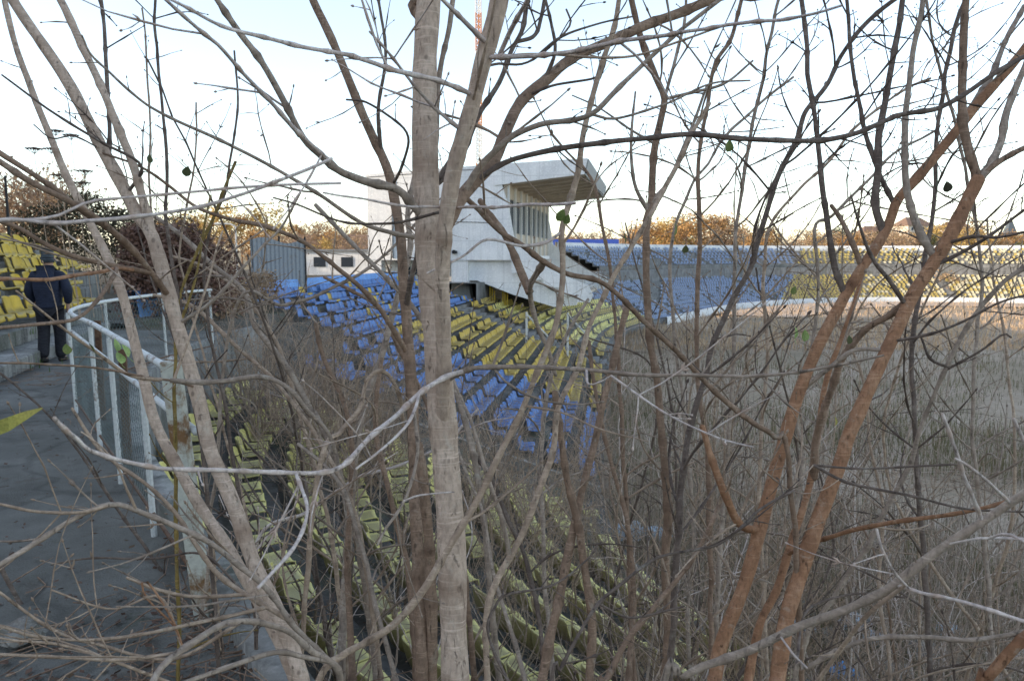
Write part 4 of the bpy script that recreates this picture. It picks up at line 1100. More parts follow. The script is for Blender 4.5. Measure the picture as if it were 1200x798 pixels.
def shoots(tb, nodes, dens, lmin, lmax, up=.35, f0=.05, rmax=.0055, sub=.55):
    for (p, t, r, az, f) in nodes:
        if f < f0: continue
        x = norm(np.cross(t, (0.21, .43, .88))); y = np.cross(t, x)
        for sg in (1, -1):
            if NR.rand() < dens:
                o = (x*math.cos(az)+y*math.sin(az))*sg
                L = lmin + (lmax-lmin)*NR.rand()**1.8
                twig(tb, p, norm(o*.85 + t*.55 + UPV*.15*up), L, min(rmax, max(.0016, r*.42), .0014+L*.009), 0, up, sub)

COUNT = [0]
class Plant:
    """a tree or shrub: Empty at its base, trunk and limbs as parts, the thin shoots of a limb as its sub-part"""
    def __init__(s, name, label, cat, base_px, d, mat, group=None, z=None):
        p = at(*base_px, d)
        s.base = np.array((p[0], p[1], ground_z(p[0], p[1]) if z is None else z))
        s.o = thing(name, label, cat, tuple(s.base), 0, group); s.mat = mat; s.d = d
    def limb(s, pts, d0, d1, w0, w1, name='branch', mat=None, dens=.5, tw=(.04, .34), root=False, gap=.15, up=.35, bump=.25, sub=.55, wob=.004, parent=None):
        """pts: picture positions of the photograph's branch, d0..d1 its depth, w its thickness in picture pixels"""
        n = len(pts); cum = np.r_[0, np.cumsum([math.hypot(pts[i+1][0]-pts[i][0], pts[i+1][1]-pts[i][1]) for i in range(n-1)])]; cum /= cum[-1]
        W = [at(p[0], p[1], d0+(d1-d0)*c) for p, c in zip(pts, cum)]
        if name != 'trunk': w0 *= .80; w1 *= .78
        r0, r1 = w0/2/F*d0, w1/2/F*d1
        if not root and getattr(s, 'paths', None) is not None and len(s.paths):
            A = np.concatenate(s.paths); j = int(np.argmin(np.linalg.norm(A - W[0], axis=1))); dv = A[j] - W[0]
            if np.linalg.norm(dv) < .55: W = [p + dv*max(0, 1-c*1.6)**2 for p, c in zip(W, cum)]
        if root:
            b = W[0]; g = ground_z(b[0], b[1]) if s.base is None else min(s.base[2], ground_z(b[0], b[1]))
            if b[2] > g+.03:
                dirn = W[0]-W[min(2, n-1)]; h = b[2]-g; sl = np.array((dirn[0], dirn[1], 0))/max(.05, -dirn[2])*h*.35 if dirn[2] < 0 else np.zeros(3)
                l_ = np.linalg.norm(sl); sl = sl*min(1, .35/l_) if l_ > 0 else sl
                W = [np.array((b[0]+sl[0], b[1]+sl[1], g-.05)), np.array((b[0]+sl[0]*.45, b[1]+sl[1]*.45, g+h*.5))] + W
        P = catmull(W, 10)
        x_, y_ = pts[-1]; ext = None
        if y_ < 0 or x_ < 0 or x_ > 1200:
            dv = norm(P[-1]-P[-6]); q = [P[-1]]
            for _ in range(5):
                dv = norm(dv + UPV*.10 + NR.normal(0, .10, 3)); q.append(q[-1] + dv*(.16 + 14*r1))
            if min(depth(z) for z in q) > .9: ext = catmull(q, 6)
        return s.path(P, r0, r1, name, mat, dens, tw, gap, up, bump, sub, wob, parent, ext)
    def path(s, P, r0, r1, name='branch', mat=None, dens=.5, tw=(.04, .34), gap=.15, up=.35, bump=.25, sub=.55, wob=.004, parent=None, ext=None):
        mat = M[mat or s.mat]; tb = Tubes()
        nodes, PP = limb(tb, P, r0, r1, None, bump*1.25, gap, wob*.6); 
        if ext is not None:
            n2, _ = limb(tb, ext, r1, r1*.3, None, bump, gap, wob*.3); nodes = nodes + n2
        nq = sum(len(q) for q in tb.Q)
        if dens > 0: shoots(tb, nodes, dens, tw[0], tw[1], up, sub=sub)
        me = tb.mesh(name); o = link(name, me, mat, parent or s.o, keep=True)
        if mat in (M['bark_tan'], M['bark_orange'], M['bark_brown']):
            me.materials.append(M['bark_twig']); mi = np.zeros(len(me.polygons), np.int32); mi[nq:] = 1
            me.polygons.foreach_set('material_index', mi)
        s.last = PP; s.paths = getattr(s, 'paths', []) + [PP]; return o

def px_(s):           # "x,y x,y ..." -> list
    return [tuple(float(v) for v in q.split(',')) for q in s.split()]
# ---- central tree
t = Plant('tree', 'thick pale trunked bare tree in the middle, forking into several limbs', 'tree', (534, 700), 2.0, 'bark_tan')
t.limb(px_('535,830 533,760 531,700 527,600 522,540 517,470 511,400 505,330 501,260 499,180 498,100 500,40 505,-40'), 2.0, 2.12, 35, 28, 'trunk', root=True, dens=.12, gap=.26, bump=.07, wob=.003)
t.limb(px_('524,500 523,440 521,380 520,320 521,275 526,235 534,190 546,145 557,105 566,72 575,45 584,12 592,-40'), 1.92, 1.72, 17, 22, 'trunk', 'bark_tan', dens=.2, gap=.16, bump=.12)
t.limb(px_('527,262 543,230 562,208 580,187 597,147 613,117 640,93 673,67 720,47 767,27 800,14 860,-12'), 1.95, 2.5, 19, 13, 'branch', 'bark_brown', dens=.45, gap=.13, bump=.12)
t.limb(px_('548,212 580,193 613,182 653,173 693,167 733,162 800,158 867,162 940,165 987,160 1033,147 1067,137 1100,127 1133,110 1167,87 1205,66 1260,40'), 1.95, 2.2, 8, 7, 'branch', 'bark_dark', dens=.35, gap=.12)
t.limb(px_('545,222 563,190 587,167 607,155 640,145 673,140 697,130 720,107 750,77 780,50 800,33 850,-5'), 1.9, 1.8, 9, 6, 'branch', 'bark_grey', dens=.5)
t.limb(px_('690,134 720,139 777,121 830,96 880,92'), 1.85, 1.8, 4, 2.5, 'branch', 'bark_grey', dens=.5)
t.limb(px_('566,60 600,60 633,59 700,52 760,46 800,40 843,37 890,27 927,20 960,12 990,2'), 1.75, 1.05, 7, 4, 'branch', 'bark_pale', dens=.12, gap=.1, bump=.5)
t.limb(px_('566,62 640,63 700,68 745,66 790,50 840,30'), 1.76, 1.6, 4.5, 3, 'branch', 'bark_twig', dens=.2)
t.limb(px_('553,119 527,107 490,93 450,79 400,66 340,54 270,33 223,10 195,-4'), 1.8, .95, 7, 4.5, 'branch', 'bark_pale', dens=.15, gap=.09, bump=.45)
t.limb(px_('540,157 510,127 480,90 455,62 433,40'), 1.85, 1.55, 6, 3.5, 'branch', 'bark_pale', dens=.6, gap=.07, bump=.4)
t.limb(px_('566,53 548,30 530,8 512,-15'), 1.75, 1.5, 8, 6, 'branch', 'bark_pale', dens=.1)
t.limb(px_('588,55 602,28 618,0 630,-22'), 1.75, 1.5, 8, 6, 'branch', 'bark_pale', dens=.2)
t.limb(px_('516,240 515,200 513,150 513,107 517,73 527,33 533,-5'), 2.1, 2.2, 9, 8, 'branch', 'bark_grey', dens=.2)
t.limb(px_('548,235 560,197 567,140 587,97 600,60 613,33 620,-10'), 2.1, 2.3, 9, 7, 'branch', 'bark_dark', dens=.5)
t.limb(px_('600,60 625,45 634,20 640,-8'), 2.3, 2.4, 6, 6, 'branch', 'bark_dark', dens=.3)
t.limb(px_('497,262 484,247 467,227 447,219 427,213 397,198 377,180 357,160 333,117 307,73 283,43 253,0 240,-20'), 2.05, 1.75, 13, 8, 'branch', 'bark_grey', dens=.3, gap=.13, bump=.35)
t.limb(px_('400,200 388,187 353,157 320,120 283,87 255,58 233,37 197,0 185,-12'), 1.85, 1.35, 7, 4.5, 'branch', 'bark_pale', dens=.22, gap=.09, bump=.5)
t.limb(px_('520,453 533,443 557,431 600,431 673,434 743,441 800,440 867,438 930,434 993,426 1037,418'), 1.95, 1.3, 8, 3.5, 'branch', 'bark_grey', dens=.35, gap=.1, bump=.4)
t.limb(px_('676,434 690,450 705,447 715,440'), 1.7, 1.6, 4, 2, 'branch', 'bark_pale', dens=.2)
t.limb(px_('743,441 777,479 800,496 843,516 880,526'), 1.6, 1.4, 3.5, 2.5, 'branch', 'bark_pale', dens=.35, gap=.07)
t.limb(px_('519,466 500,470 473,486 450,508 423,529 405,548 393,558 367,563 300,555 233,552 167,544 112,532 92,515 78,503 68,490'), 1.85, 1.0, 8, 6, 'branch', 'bark_pale', dens=.14, gap=.09, bump=.4)
t.limb(px_('393,558 380,590 367,610 352,632 340,650 322,672 305,692'), 1.45, 1.2, 5.5, 5, 'branch', 'bark_pale', dens=.1, gap=.08, bump=.4)
t.limb(px_('530,475 507,486 480,502 443,529 415,548'), 1.8, 1.5, 5, 3.5, 'branch', 'bark_pale', dens=.3)
t.limb(px_('515,492 500,530 480,570 465,600 450,620 440,640'), 1.75, 1.6, 6, 4, 'branch', 'bark_grey', dens=.4, gap=.08)
t.limb(px_('468,583 490,578 515,576 534,575'), 1.65, 1.6, 3.5, 2, 'branch', 'bark_pale', dens=.2)
t.limb(px_('522,238 490,238 450,236 410,232 380,228'), 1.9, 1.4, 4, 3, 'branch', 'bark_pale', dens=.2)
t.limb(px_('527,238 560,238 600,240 640,240 672,237'), 1.9, 1.45, 4, 5, 'branch', 'bark_pale', dens=.12, gap=.1, bump=.4)
t.limb(px_('525,245 480,255 440,262 400,262 350,240 320,230'), 1.9, 1.7, 5, 2.5, 'branch', 'bark_dark', dens=.3)
t.limb(px_('547,105 555,88 580,78 620,72 665,30 663,8'), 1.9, 2.0, 4, 3, 'branch', 'bark_dark', dens=.4)
t.limb(px_('620,90 650,92 700,92 712,70 706,92'), 2.1, 2.1, 4, 3, 'branch', 'bark_dark', dens=.1)
t.limb(px_('640,88 652,60 648,30 640,-5'), 2.15, 2.2, 6, 4, 'branch', 'bark_dark', dens=.3)
t.limb(px_('633,60 660,40 700,28 740,20'), 1.9, 2.0, 4, 2.5, 'branch', 'bark_dark', dens=.5)
t.limb(px_('482,-10 478,5 489,14 502,30'), 2.15, 2.1, 12, 14, 'branch', 'bark_brown', dens=0)

# ---- brown tree just behind at left of the trunk
t = Plant('tree', 'slender brown barked tree close behind the left side of the thick central trunk', 'tree', (493, 700), 2.7, 'bark_brown')
t.limb(px_('495,830 492,700 488,600 484,500 480,420 474,340 468,270 457,207 437,160 420,123 400,73 387,43 367,0 352,-40'), 2.7, 3.2, 19, 9, 'trunk', root=True, dens=.3, gap=.2)
t.limb(px_('507,830 505,700 501,610 496,560 490,520'), 2.75, 2.7, 13, 12, 'trunk', root=True, dens=.2)
t.limb(px_('474,340 486,300 495,270 505,235 520,200 540,165'), 2.75, 2.9, 9, 5, 'branch', 'bark_dark', dens=.5)
t.limb(px_('437,160 440,120 452,70 450,30 440,-10'), 2.9, 3.1, 6, 4, 'branch', 'bark_dark', dens=.6)
t.limb(px_('457,207 470,190 480,160 465,140 430,120 405,118'), 2.9, 2.8, 5, 3, 'branch', 'bark_dark', dens=.6)

t.limb(px_('468,275 440,272 400,257 350,217 300,187 250,160 180,125 113,72 95,40'), 2.8, 2.3, 7, 3, 'branch', 'bark_grey', dens=.45)
t.limb(px_('480,400 440,345 397,312 380,298 350,278 310,264 275,258 233,243 200,218 167,197 120,180'), 2.75, 2.5, 9, 3, 'branch', 'bark_brown', dens=.35)

# ---- left tree of two leaning stems
t = Plant('tree', 'bare tree of two parallel stems leaning left over the railing', 'tree', (350, 770), 2.3, 'bark_tan')
t.limb(px_('357,830 353,798 337,745 320,705 300,665 277,600 247,532 235,480 220,420 205,370 190,315 175,270 163,257 140,210 115,165 87,110 48,50 15,0 0,-30'), 2.3, 2.6, 21, 11, 'trunk', root=True, dens=.18, gap=.2, bump=.12)
t.limb(px_('352,830 345,790 317,732 267,642 233,590 200,532 180,490 165,430 145,350 125,300 105,262 75,200 55,150 35,100 20,60 5,0 0,-30'), 2.35, 2.8, 17, 6, 'trunk', root=True, dens=.25, gap=.2, bump=.12)
t.limb(px_('176,275 172,255 160,210 145,170 125,115 90,40 68,-5 55,-30'), 2.45, 2.6, 13, 10, 'branch', dens=.3, gap=.16)
t.limb(px_('198,338 180,316 158,292 140,274 96,245 70,225 35,202 0,180 -40,155'), 2.3, 2.1, 9, 8, 'branch', 'bark_brown', dens=.2)
t.limb(px_('180,318 132,273 88,243 39,217 0,193 -40,170'), 2.25, 2.0, 10, 9, 'branch', 'bark_brown', dens=.2)
t.limb(px_('146,352 120,330 83,306 50,286 23,268 -20,250'), 2.3, 2.1, 8, 6, 'branch', 'bark_brown', dens=.25)
t.limb(px_('196,350 187,346 160,334 117,326 60,326 0,331 -40,334'), 2.2, 1.5, 6, 6, 'branch', 'bark_orange', dens=.12, gap=.11)
t.limb(px_('208,385 203,379 180,371 133,371 83,379 0,383 -30,385'), 2.2, 1.5, 6, 5, 'branch', 'bark_brown', dens=.2)
t.limb(px_('232,430 220,429 133,431 47,426 -20,424'), 2.2, 1.6, 4, 3, 'branch', 'bark_brown', dens=.3)
t.limb(px_('232,474 217,469 160,446 107,409 60,372 20,340'), 2.2, 1.7, 6, 3, 'branch', 'bark_twig', dens=.45)
t.limb(px_('234,473 255,466 280,456 310,446 337,456 360,483 383,506 395,530'), 2.25, 2.4, 8, 5, 'branch', 'bark_grey', dens=.2)
t.limb(px_('206,372 250,350 290,310 310,285 330,262 350,225'), 2.35, 2.6, 6, 3, 'branch', 'bark_grey', dens=.5)
t.limb(px_('150,232 167,197 117,167 50,123 0,87'), 2.5, 2.3, 5, 3, 'branch', 'bark_dark', dens=.5)
t.limb(px_('118,175 85,160 60,163 40,146'), 2.5, 2.4, 3, 2, 'branch', 'bark_dark', dens=.4)
t.limb(px_('205,400 225,372 243,330 252,300 262,270'), 2.3, 2.5, 4, 3, 'branch', 'bark_twig', dens=.3)
t.limb(px_('133,200 128,130 123,50 117,-10'), 2.6, 2.8, 6, 5, 'branch', 'bark_dark', dens=.5)

# ---- low sprawling shrub, bottom left
t = Plant('shrub', 'sprawling grey twigged shrub reaching over the walkway at the bottom left', 'shrub', (400, 795), 1.75, 'bark_grey')
t.limb(px_('400,830 397,789 367,765 340,742 300,734 263,734 227,752 193,779 178,810'), 1.8, 1.35, 10, 10, 'stem', root=True, dens=.25, gap=.12)
t.limb(px_('365,760 330,720 300,682 267,655 240,635 200,615 160,597 133,590 100,600 67,619 27,645 -10,668'), 1.8, 1.4, 8, 8, 'stem', dens=.45, gap=.1)
t.limb(px_('135,592 97,602 43,602 0,592 -20,588'), 1.5, 1.4, 5, 4, 'branch', 'bark_twig', dens=.5, gap=.08)
t.limb(px_('285,740 277,729 240,682 220,642 200,599 170,567 133,542 110,520 85,480'), 1.75, 1.7, 8, 4, 'branch', 'bark_twig', dens=.4, gap=.1)
t.limb(px_('270,728 230,705 187,692 150,679'), 1.7, 1.6, 6, 4, 'branch', 'bark_twig', dens=.3, gap=.08)
t.limb(px_('250,742 187,779 107,755 67,739 0,692 -20,680'), 1.6, 1.4, 5, 4, 'branch', 'bark_twig', dens=.5, gap=.09)
t.limb(px_('290,735 233,739 133,745 50,745 -10,730'), 1.65, 1.4, 6, 4, 'branch', 'bark_twig', dens=.6, gap=.08)
t.limb(px_('400,780 363,772 327,764 273,779 215,800'), 1.7, 1.5, 8, 7, 'branch', dens=.3)
t.limb(px_('200,775 140,776 80,770 0,768 -20,770'), 1.45, 1.3, 5, 4, 'branch', 'bark_twig', dens=.6, gap=.08)
t.limb(px_('180,800 120,770 70,755 20,750 -10,745'), 1.45, 1.3, 5, 3, 'branch', 'bark_twig', dens=.6, gap=.08)
t.limb(px_('165,600 150,570 140,545 120,522 95,505'), 1.55, 1.5, 4, 2, 'branch', 'bark_twig', dens=.6, gap=.08)
t.limb(px_('205,735 185,700 168,680 170,700 205,735 215,760'), 1.6, 1.6, 3, 3, 'branch', 'bark_orange', dens=.1)
t.limb(px_('300,690 240,650 180,655 110,655 60,665'), 1.8, 1.7, 4, 3, 'branch', 'bark_dark', dens=.4)
t.limb(px_('240,770 190,700 130,712 60,690'), 1.7, 1.5, 4, 2.5, 'branch', 'bark_twig', dens=.6)

# ---- pale foreground branch from the left edge
t = Plant('shrub', 'pale shoot in the near foreground arching across the upper left of the view', 'shrub', (-60, 700), 1.0, 'bark_pale', z=0.0)
t.limb(px_('-120,560 -100,400 -60,280 0,262 60,268 97,267 167,260 233,247 300,223 360,203 390,191'), 1.0, 1.15, 7, 5, 'stem', root=True, dens=.1, gap=.09, bump=.4)
t.limb(px_('-20,270 60,258 110,235 185,228 300,222 400,218'), 1.05, 1.3, 4, 4, 'branch', dens=.12, gap=.08)

# ---- tan saplings right of the trunk
t = Plant('sapling', 'tan forked sapling crossing in front of the central trunk to the upper right', 'tree', (400, 772), 1.85, 'bark_twig')
t.limb(px_('370,800 400,772 430,755 463,732 497,692 533,629 560,585 587,532 613,479 633,433 650,386 657,340 660,300 660,265 670,225 677,200 683,160 693,117 707,73 720,30 728,-20'), 1.85, 2.1, 9, 6, 'trunk', root=True, dens=.3, gap=.13)
t.limb(px_('613,479 660,483 707,503 760,518'), 1.95, 1.8, 4, 2, 'branch', dens=.3)
t.limb(px_('660,265 640,280 610,285 570,278 540,300 500,320'), 2.0, 1.9, 5, 3, 'branch', 'bark_pale', dens=.2)
t = Plant('sapling', 'tan sapling right of the trunk, bending to the right above the blue seats', 'tree', (570, 798), 2.2, 'bark_twig')
t.limb(px_('570,830 573,719 583,682 600,649 617,610 630,575 647,532 653,483 677,433 693,376 717,326 740,290 757,262 786,208 800,180 830,120'), 2.2, 2.7, 10, 5, 'trunk', root=True, dens=.3, gap=.14)
t.limb(px_('600,649 590,610 575,570 560,520 545,480 530,440'), 2.2, 2.4, 8, 4, 'branch', 'bark_grey', dens=.4)
t = Plant('sapling', 'brown stem pair rising from the seats right of the trunk, joined low down', 'tree', (630, 798), 2.6, 'bark_brown')
t.limb(px_('630,840 640,770 647,732 655,700 663,665 677,599 693,532 705,480 720,420 735,360'), 2.6, 3.0, 14, 7, 'trunk', 'bark_brown', root=True, dens=.3)
t.limb(px_('690,830 693,732 683,649 677,610 663,552 655,500 650,460'), 2.7, 2.8, 12, 8, 'trunk', 'bark_brown', root=True, dens=.3)
t.limb(px_('615,830 600,760 585,700 575,650 565,600 548,560 535,520'), 2.7, 3.0, 8, 4, 'branch', 'bark_grey', dens=.4)
t = Plant('tree', 'reddish brown limb arching down from the canopy towards the orange trunk', 'tree', (917, 600), 2.35, 'bark_orange')
t.limb(px_('925,560 910,515 883,496 843,463 800,419 753,376 727,349 700,329 667,321 633,303 610,285 593,274 578,260 562,244 546,231'), 2.35, 2.0, 10, 8, 'branch', 'bark_brown', dens=.3, root=True)
t.limb(px_('593,278 607,319 620,353 630,383 640,405 650,440'), 2.45, 2.5, 9, 6, 'branch', 'bark_grey', dens=.3)
t.limb(px_('594,276 588,262 572,250 562,236'), 2.5, 2.5, 12, 9, 'branch', 'bark_brown', dens=.2)

# ---- sapling at px 770
t = Plant('tree', 'slim grey sapling with forks standing right of the white building', 'tree', (777, 798), 3.0, 'bark_grey')
t.limb(px_('777,830 783,732 780,660 783,600 777,532 770,446 763,406 758,350 757,300 758,262 764,232 766,180 774,140 778,115 768,90 750,40 738,-10'), 3.0, 3.2, 12, 7, 'trunk', 'bark_brown', root=True, dens=.35)
t.limb(px_('761,244 744,216 740,184 742,140 745,110'), 3.1, 3.1, 6, 3, 'branch', dens=.4)
t.limb(px_('763,242 786,208 798,180 815,140 830,100'), 3.1, 3.2, 6, 4, 'branch', dens=.4)
t.limb(px_('776,118 810,108 850,95 880,70'), 3.15, 3.1, 5, 3, 'branch', dens=.5)
t.limb(px_('776,116 790,70 800,30 805,-10'), 3.15, 3.3, 5, 4, 'branch', dens=.5)
t.limb(px_('770,170 735,150 700,125 670,110'), 3.15, 3.0, 4, 2, 'branch', dens=.6)

# ---- orange barked trees on the right
t = Plant('tree', 'orange barked tree leaning right, the left one of the pair, forked at its foot', 'tree', (838, 800), 2.4, 'bark_orange')
t.limb(px_('834,830 838,798 843,759 867,699 883,649 897,599 910,545 917,525 933,466 950,426 970,383 997,336 1013,309 1040,266 1053,233 1083,200 1100,180 1123,150 1150,117 1173,90 1200,60 1230,20'), 2.4, 3.0, 19, 10, 'trunk', root=True, dens=.2, gap=.22, bump=.1)
t.limb(px_('882,616 863,612 850,585 840,560 832,535 824,500'), 2.42, 2.45, 13, 9, 'branch', dens=.2)
t.limb(px_('1000,330 985,300 977,266 963,200 953,127 947,83 943,33 937,-10'), 2.65, 3.0, 9, 6, 'branch', 'bark_dark', dens=.4)
t.limb(px_('1042,262 1030,230 1030,183 1033,140 1043,83 1052,33 1058,-10'), 2.75, 3.0, 11, 8, 'branch', 'bark_dark', dens=.35)
t.limb(px_('1053,233 1033,197 1013,150 1003,100 997,50 992,-10'), 2.8, 3.0, 7, 5, 'branch', 'bark_dark', dens=.35)
t.limb(px_('1123,150 1140,120 1157,95 1177,50 1200,5'), 2.9, 3.1, 9, 7, 'branch', 'bark_grey', dens=.35)
t.limb(px_('1013,309 1000,285 985,255 975,240'), 2.7, 2.8, 8, 6, 'branch', 'bark_brown', dens=.3)
t = Plant('tree', 'orange barked tree leaning right, the right one of the pair, forking high up', 'tree', (910, 800), 2.3, 'bark_orange')
t.limb(px_('907,830 910,798 923,719 943,659 963,599 987,532 990,519 1013,466 1033,426 1053,383 1070,346 1093,309 1120,264 1137,230 1147,210'), 2.3, 2.7, 17, 15, 'trunk', root=True, dens=.15, gap=.2, bump=.1)
t.limb(px_('1147,212 1139,190 1131,160 1128,133 1128,67 1132,0 1134,-30'), 2.7, 2.8, 13, 10, 'branch', 'bark_brown', dens=.25)
t.limb(px_('1147,212 1160,197 1173,167 1180,133 1197,87 1215,40'), 2.7, 2.8, 12, 8, 'branch', 'bark_grey', dens=.3)
t.limb(px_('1155,203 1173,188 1200,173 1240,155'), 2.7, 2.7, 9, 7, 'branch', 'bark_brown', dens=.3)
t.limb(px_('1060,362 1040,330 1020,303 1008,266 1000,230'), 2.6, 2.5, 7, 3, 'branch', 'bark_dark', dens=.35)
t.limb(px_('1094,309 1082,290 1072,270 1064,240 1060,200 1062,133 1070,67 1083,0 1086,-20'), 2.65, 2.8, 11, 7, 'branch', 'bark_grey', dens=.3)
t.limb(px_('1107,282 1140,276 1170,278 1210,270'), 2.65, 2.4, 6, 4, 'branch', 'bark_dark', dens=.35)
t.limb(px_('1092,316 1120,300 1160,275 1210,240'), 2.65, 2.5, 6, 4, 'branch', 'bark_dark', dens=.35)
t.limb(px_('1045,400 1010,405 990,415 960,440 930,466'), 2.5, 2.7, 6, 8, 'branch', 'bark_grey', dens=.3)
t.limb(px_('1063,356 1040,375 1010,390 985,420 975,450 962,500 955,560'), 2.7, 2.9, 9, 12, 'branch', 'bark_brown', dens=.3)
t.limb(px_('1050,390 1090,387 1130,375 1180,352 1230,340'), 2.5, 2.3, 5, 3, 'branch', 'bark_dark', dens=.4)
t = Plant('tree', 'thinner orange brown stem between the two leaning orange trunks', 'tree', (877, 800), 2.7, 'bark_orange')
t.limb(px_('874,830 877,798 890,732 910,692 923,649 940,600 950,560 958,510 966,455 985,400 1005,345 1012,310'), 2.7, 3.1, 14, 5, 'trunk', root=True, dens=.3)
t.limb(px_('910,640 933,632 987,619 1047,610 1113,602 1160,592 1220,575'), 2.6, 2.2, 7, 6, 'branch', 'bark_orange', dens=.4)
t = Plant('tree', 'orange stub of a trunk leaning in at the bottom right corner', 'tree', (1150, 800), 1.9, 'bark_orange')
t.limb(px_('1140,830 1153,798 1170,779 1200,749 1260,700'), 1.9, 1.8, 15, 13, 'trunk', root=True, dens=.2)

# ---- pale diagonal branch, bottom right
t = Plant('shrub', 'pale lichen grey limb slanting up across the bottom right corner', 'shrub', (790, 805), 1.7, 'bark_pale')
t.limb(px_('770,815 800,797 850,775 905,750 975,720 1010,704 1040,690 1070,668 1095,650 1150,615 1200,583 1260,545'), 1.7, 1.3, 10, 15, 'stem', 'bark_grey', root=True, dens=.12, gap=.14, bump=.25)
t.limb(px_('1040,692 1080,699 1130,706 1200,728 1240,740'), 1.42, 1.3, 5, 6, 'branch', dens=.2, gap=.08, bump=.4)
t.limb(px_('1040,690 1037,670 1033,645 1028,620'), 1.42, 1.4, 4, 4, 'branch', dens=.2, gap=.07)
t.limb(px_('1145,612 1140,580 1128,535 1115,505 1105,484'), 1.35, 1.3, 5, 5, 'branch', dens=.2, gap=.07, bump=.4)
t.limb(px_('1180,590 1150,560 1130,545 1120,540'), 1.33, 1.25, 5, 4, 'branch', dens=.2, gap=.07)
t.limb(px_('1100,648 1140,640 1180,634 1220,632'), 1.36, 1.3, 4, 4, 'branch', dens=.2)
t.limb(px_('1150,618 1180,625 1210,640'), 1.33, 1.25, 4, 4, 'branch', dens=.2)
t.limb(px_('1230,580 1205,535 1195,510 1186,490'), 1.3, 1.25, 5, 5, 'branch', dens=.1)
t.limb(px_('905,752 925,765 945,782'), 1.55, 1.5, 3, 3, 'branch', dens=.3)
t.limb(px_('1040,694 1010,720 985,752 960,785 945,810'), 1.45, 1.7, 6, 7, 'branch', 'bark_twig', dens=.15)

# ---- grey shrub, right side, leaning right
t = Plant('shrub', 'dark grey shrub stem bending right in front of the weeds', 'shrub', (950, 760), 2.9, 'bark_dark')
t.limb(px_('940,770 957,729 987,682 1013,642 1047,582 1067,542 1083,493 1107,433 1137,376 1173,333 1200,312 1250,280'), 2.9, 2.6, 10, 6, 'stem', 'bark_grey', root=True, dens=.4)
t.limb(px_('1107,433 1150,410 1175,392 1185,396'), 2.7, 2.6, 4, 3, 'branch', dens=.4)
t.limb(px_('1115,430 1090,420 1082,400 1078,390'), 2.7, 2.7, 5, 3, 'branch', dens=.3)
t = Plant('shrub', 'low dark branch lying across the weeds at the bottom right edge', 'shrub', (940, 790), 2.1, 'bark_dark')
t.limb(px_('925,812 947,785 987,762 1033,747 1083,745 1133,750 1200,739 1250,728'), 2.1, 1.8, 9, 7, 'stem', 'bark_grey', root=True, dens=.3)
t.limb(px_('953,545 1007,549 1060,548 1117,545'), 2.4, 2.3, 4, 3, 'branch', dens=.3)
t.limb(px_('930,540 987,565 1067,579 1133,595 1210,600'), 2.4, 2.2, 5, 3, 'branch', dens=.4)
t.limb(px_('880,700 930,694 1000,696 1060,700'), 2.5, 2.3, 4, 3, 'branch', dens=.3)
t.limb(px_('893,552 913,575 943,579 965,574 982,563'), 2.2, 2.2, 2.4, 1.5, 'branch', 'bark_twig', dens=0)

# ---- dark shrub bottom centre
t = Plant('shrub', 'dark shrub at the bottom centre with a long shoot to the right over the seats', 'shrub', (650, 800), 1.9, 'bark_dark')
t.limb(px_('640,815 655,785 667,765 700,712 733,679 767,655 800,645 840,636 870,615 890,596 930,578'), 1.9, 2.2, 8, 4, 'stem', root=True, dens=.4)
t.limb(px_('700,712 740,726 780,715 800,708'), 2.0, 2.0, 4, 3, 'branch', dens=.4)
t.limb(px_('700,822 710,798 733,752 760,719 793,679 815,650 835,610 850,570'), 2.4, 2.7, 15, 6, 'stem', 'bark_brown', root=True, dens=.35)
t.limb(px_('560,830 556,740 575,705 590,695 650,685 690,655 700,640'), 2.0, 2.2, 5, 3, 'branch', dens=.4)

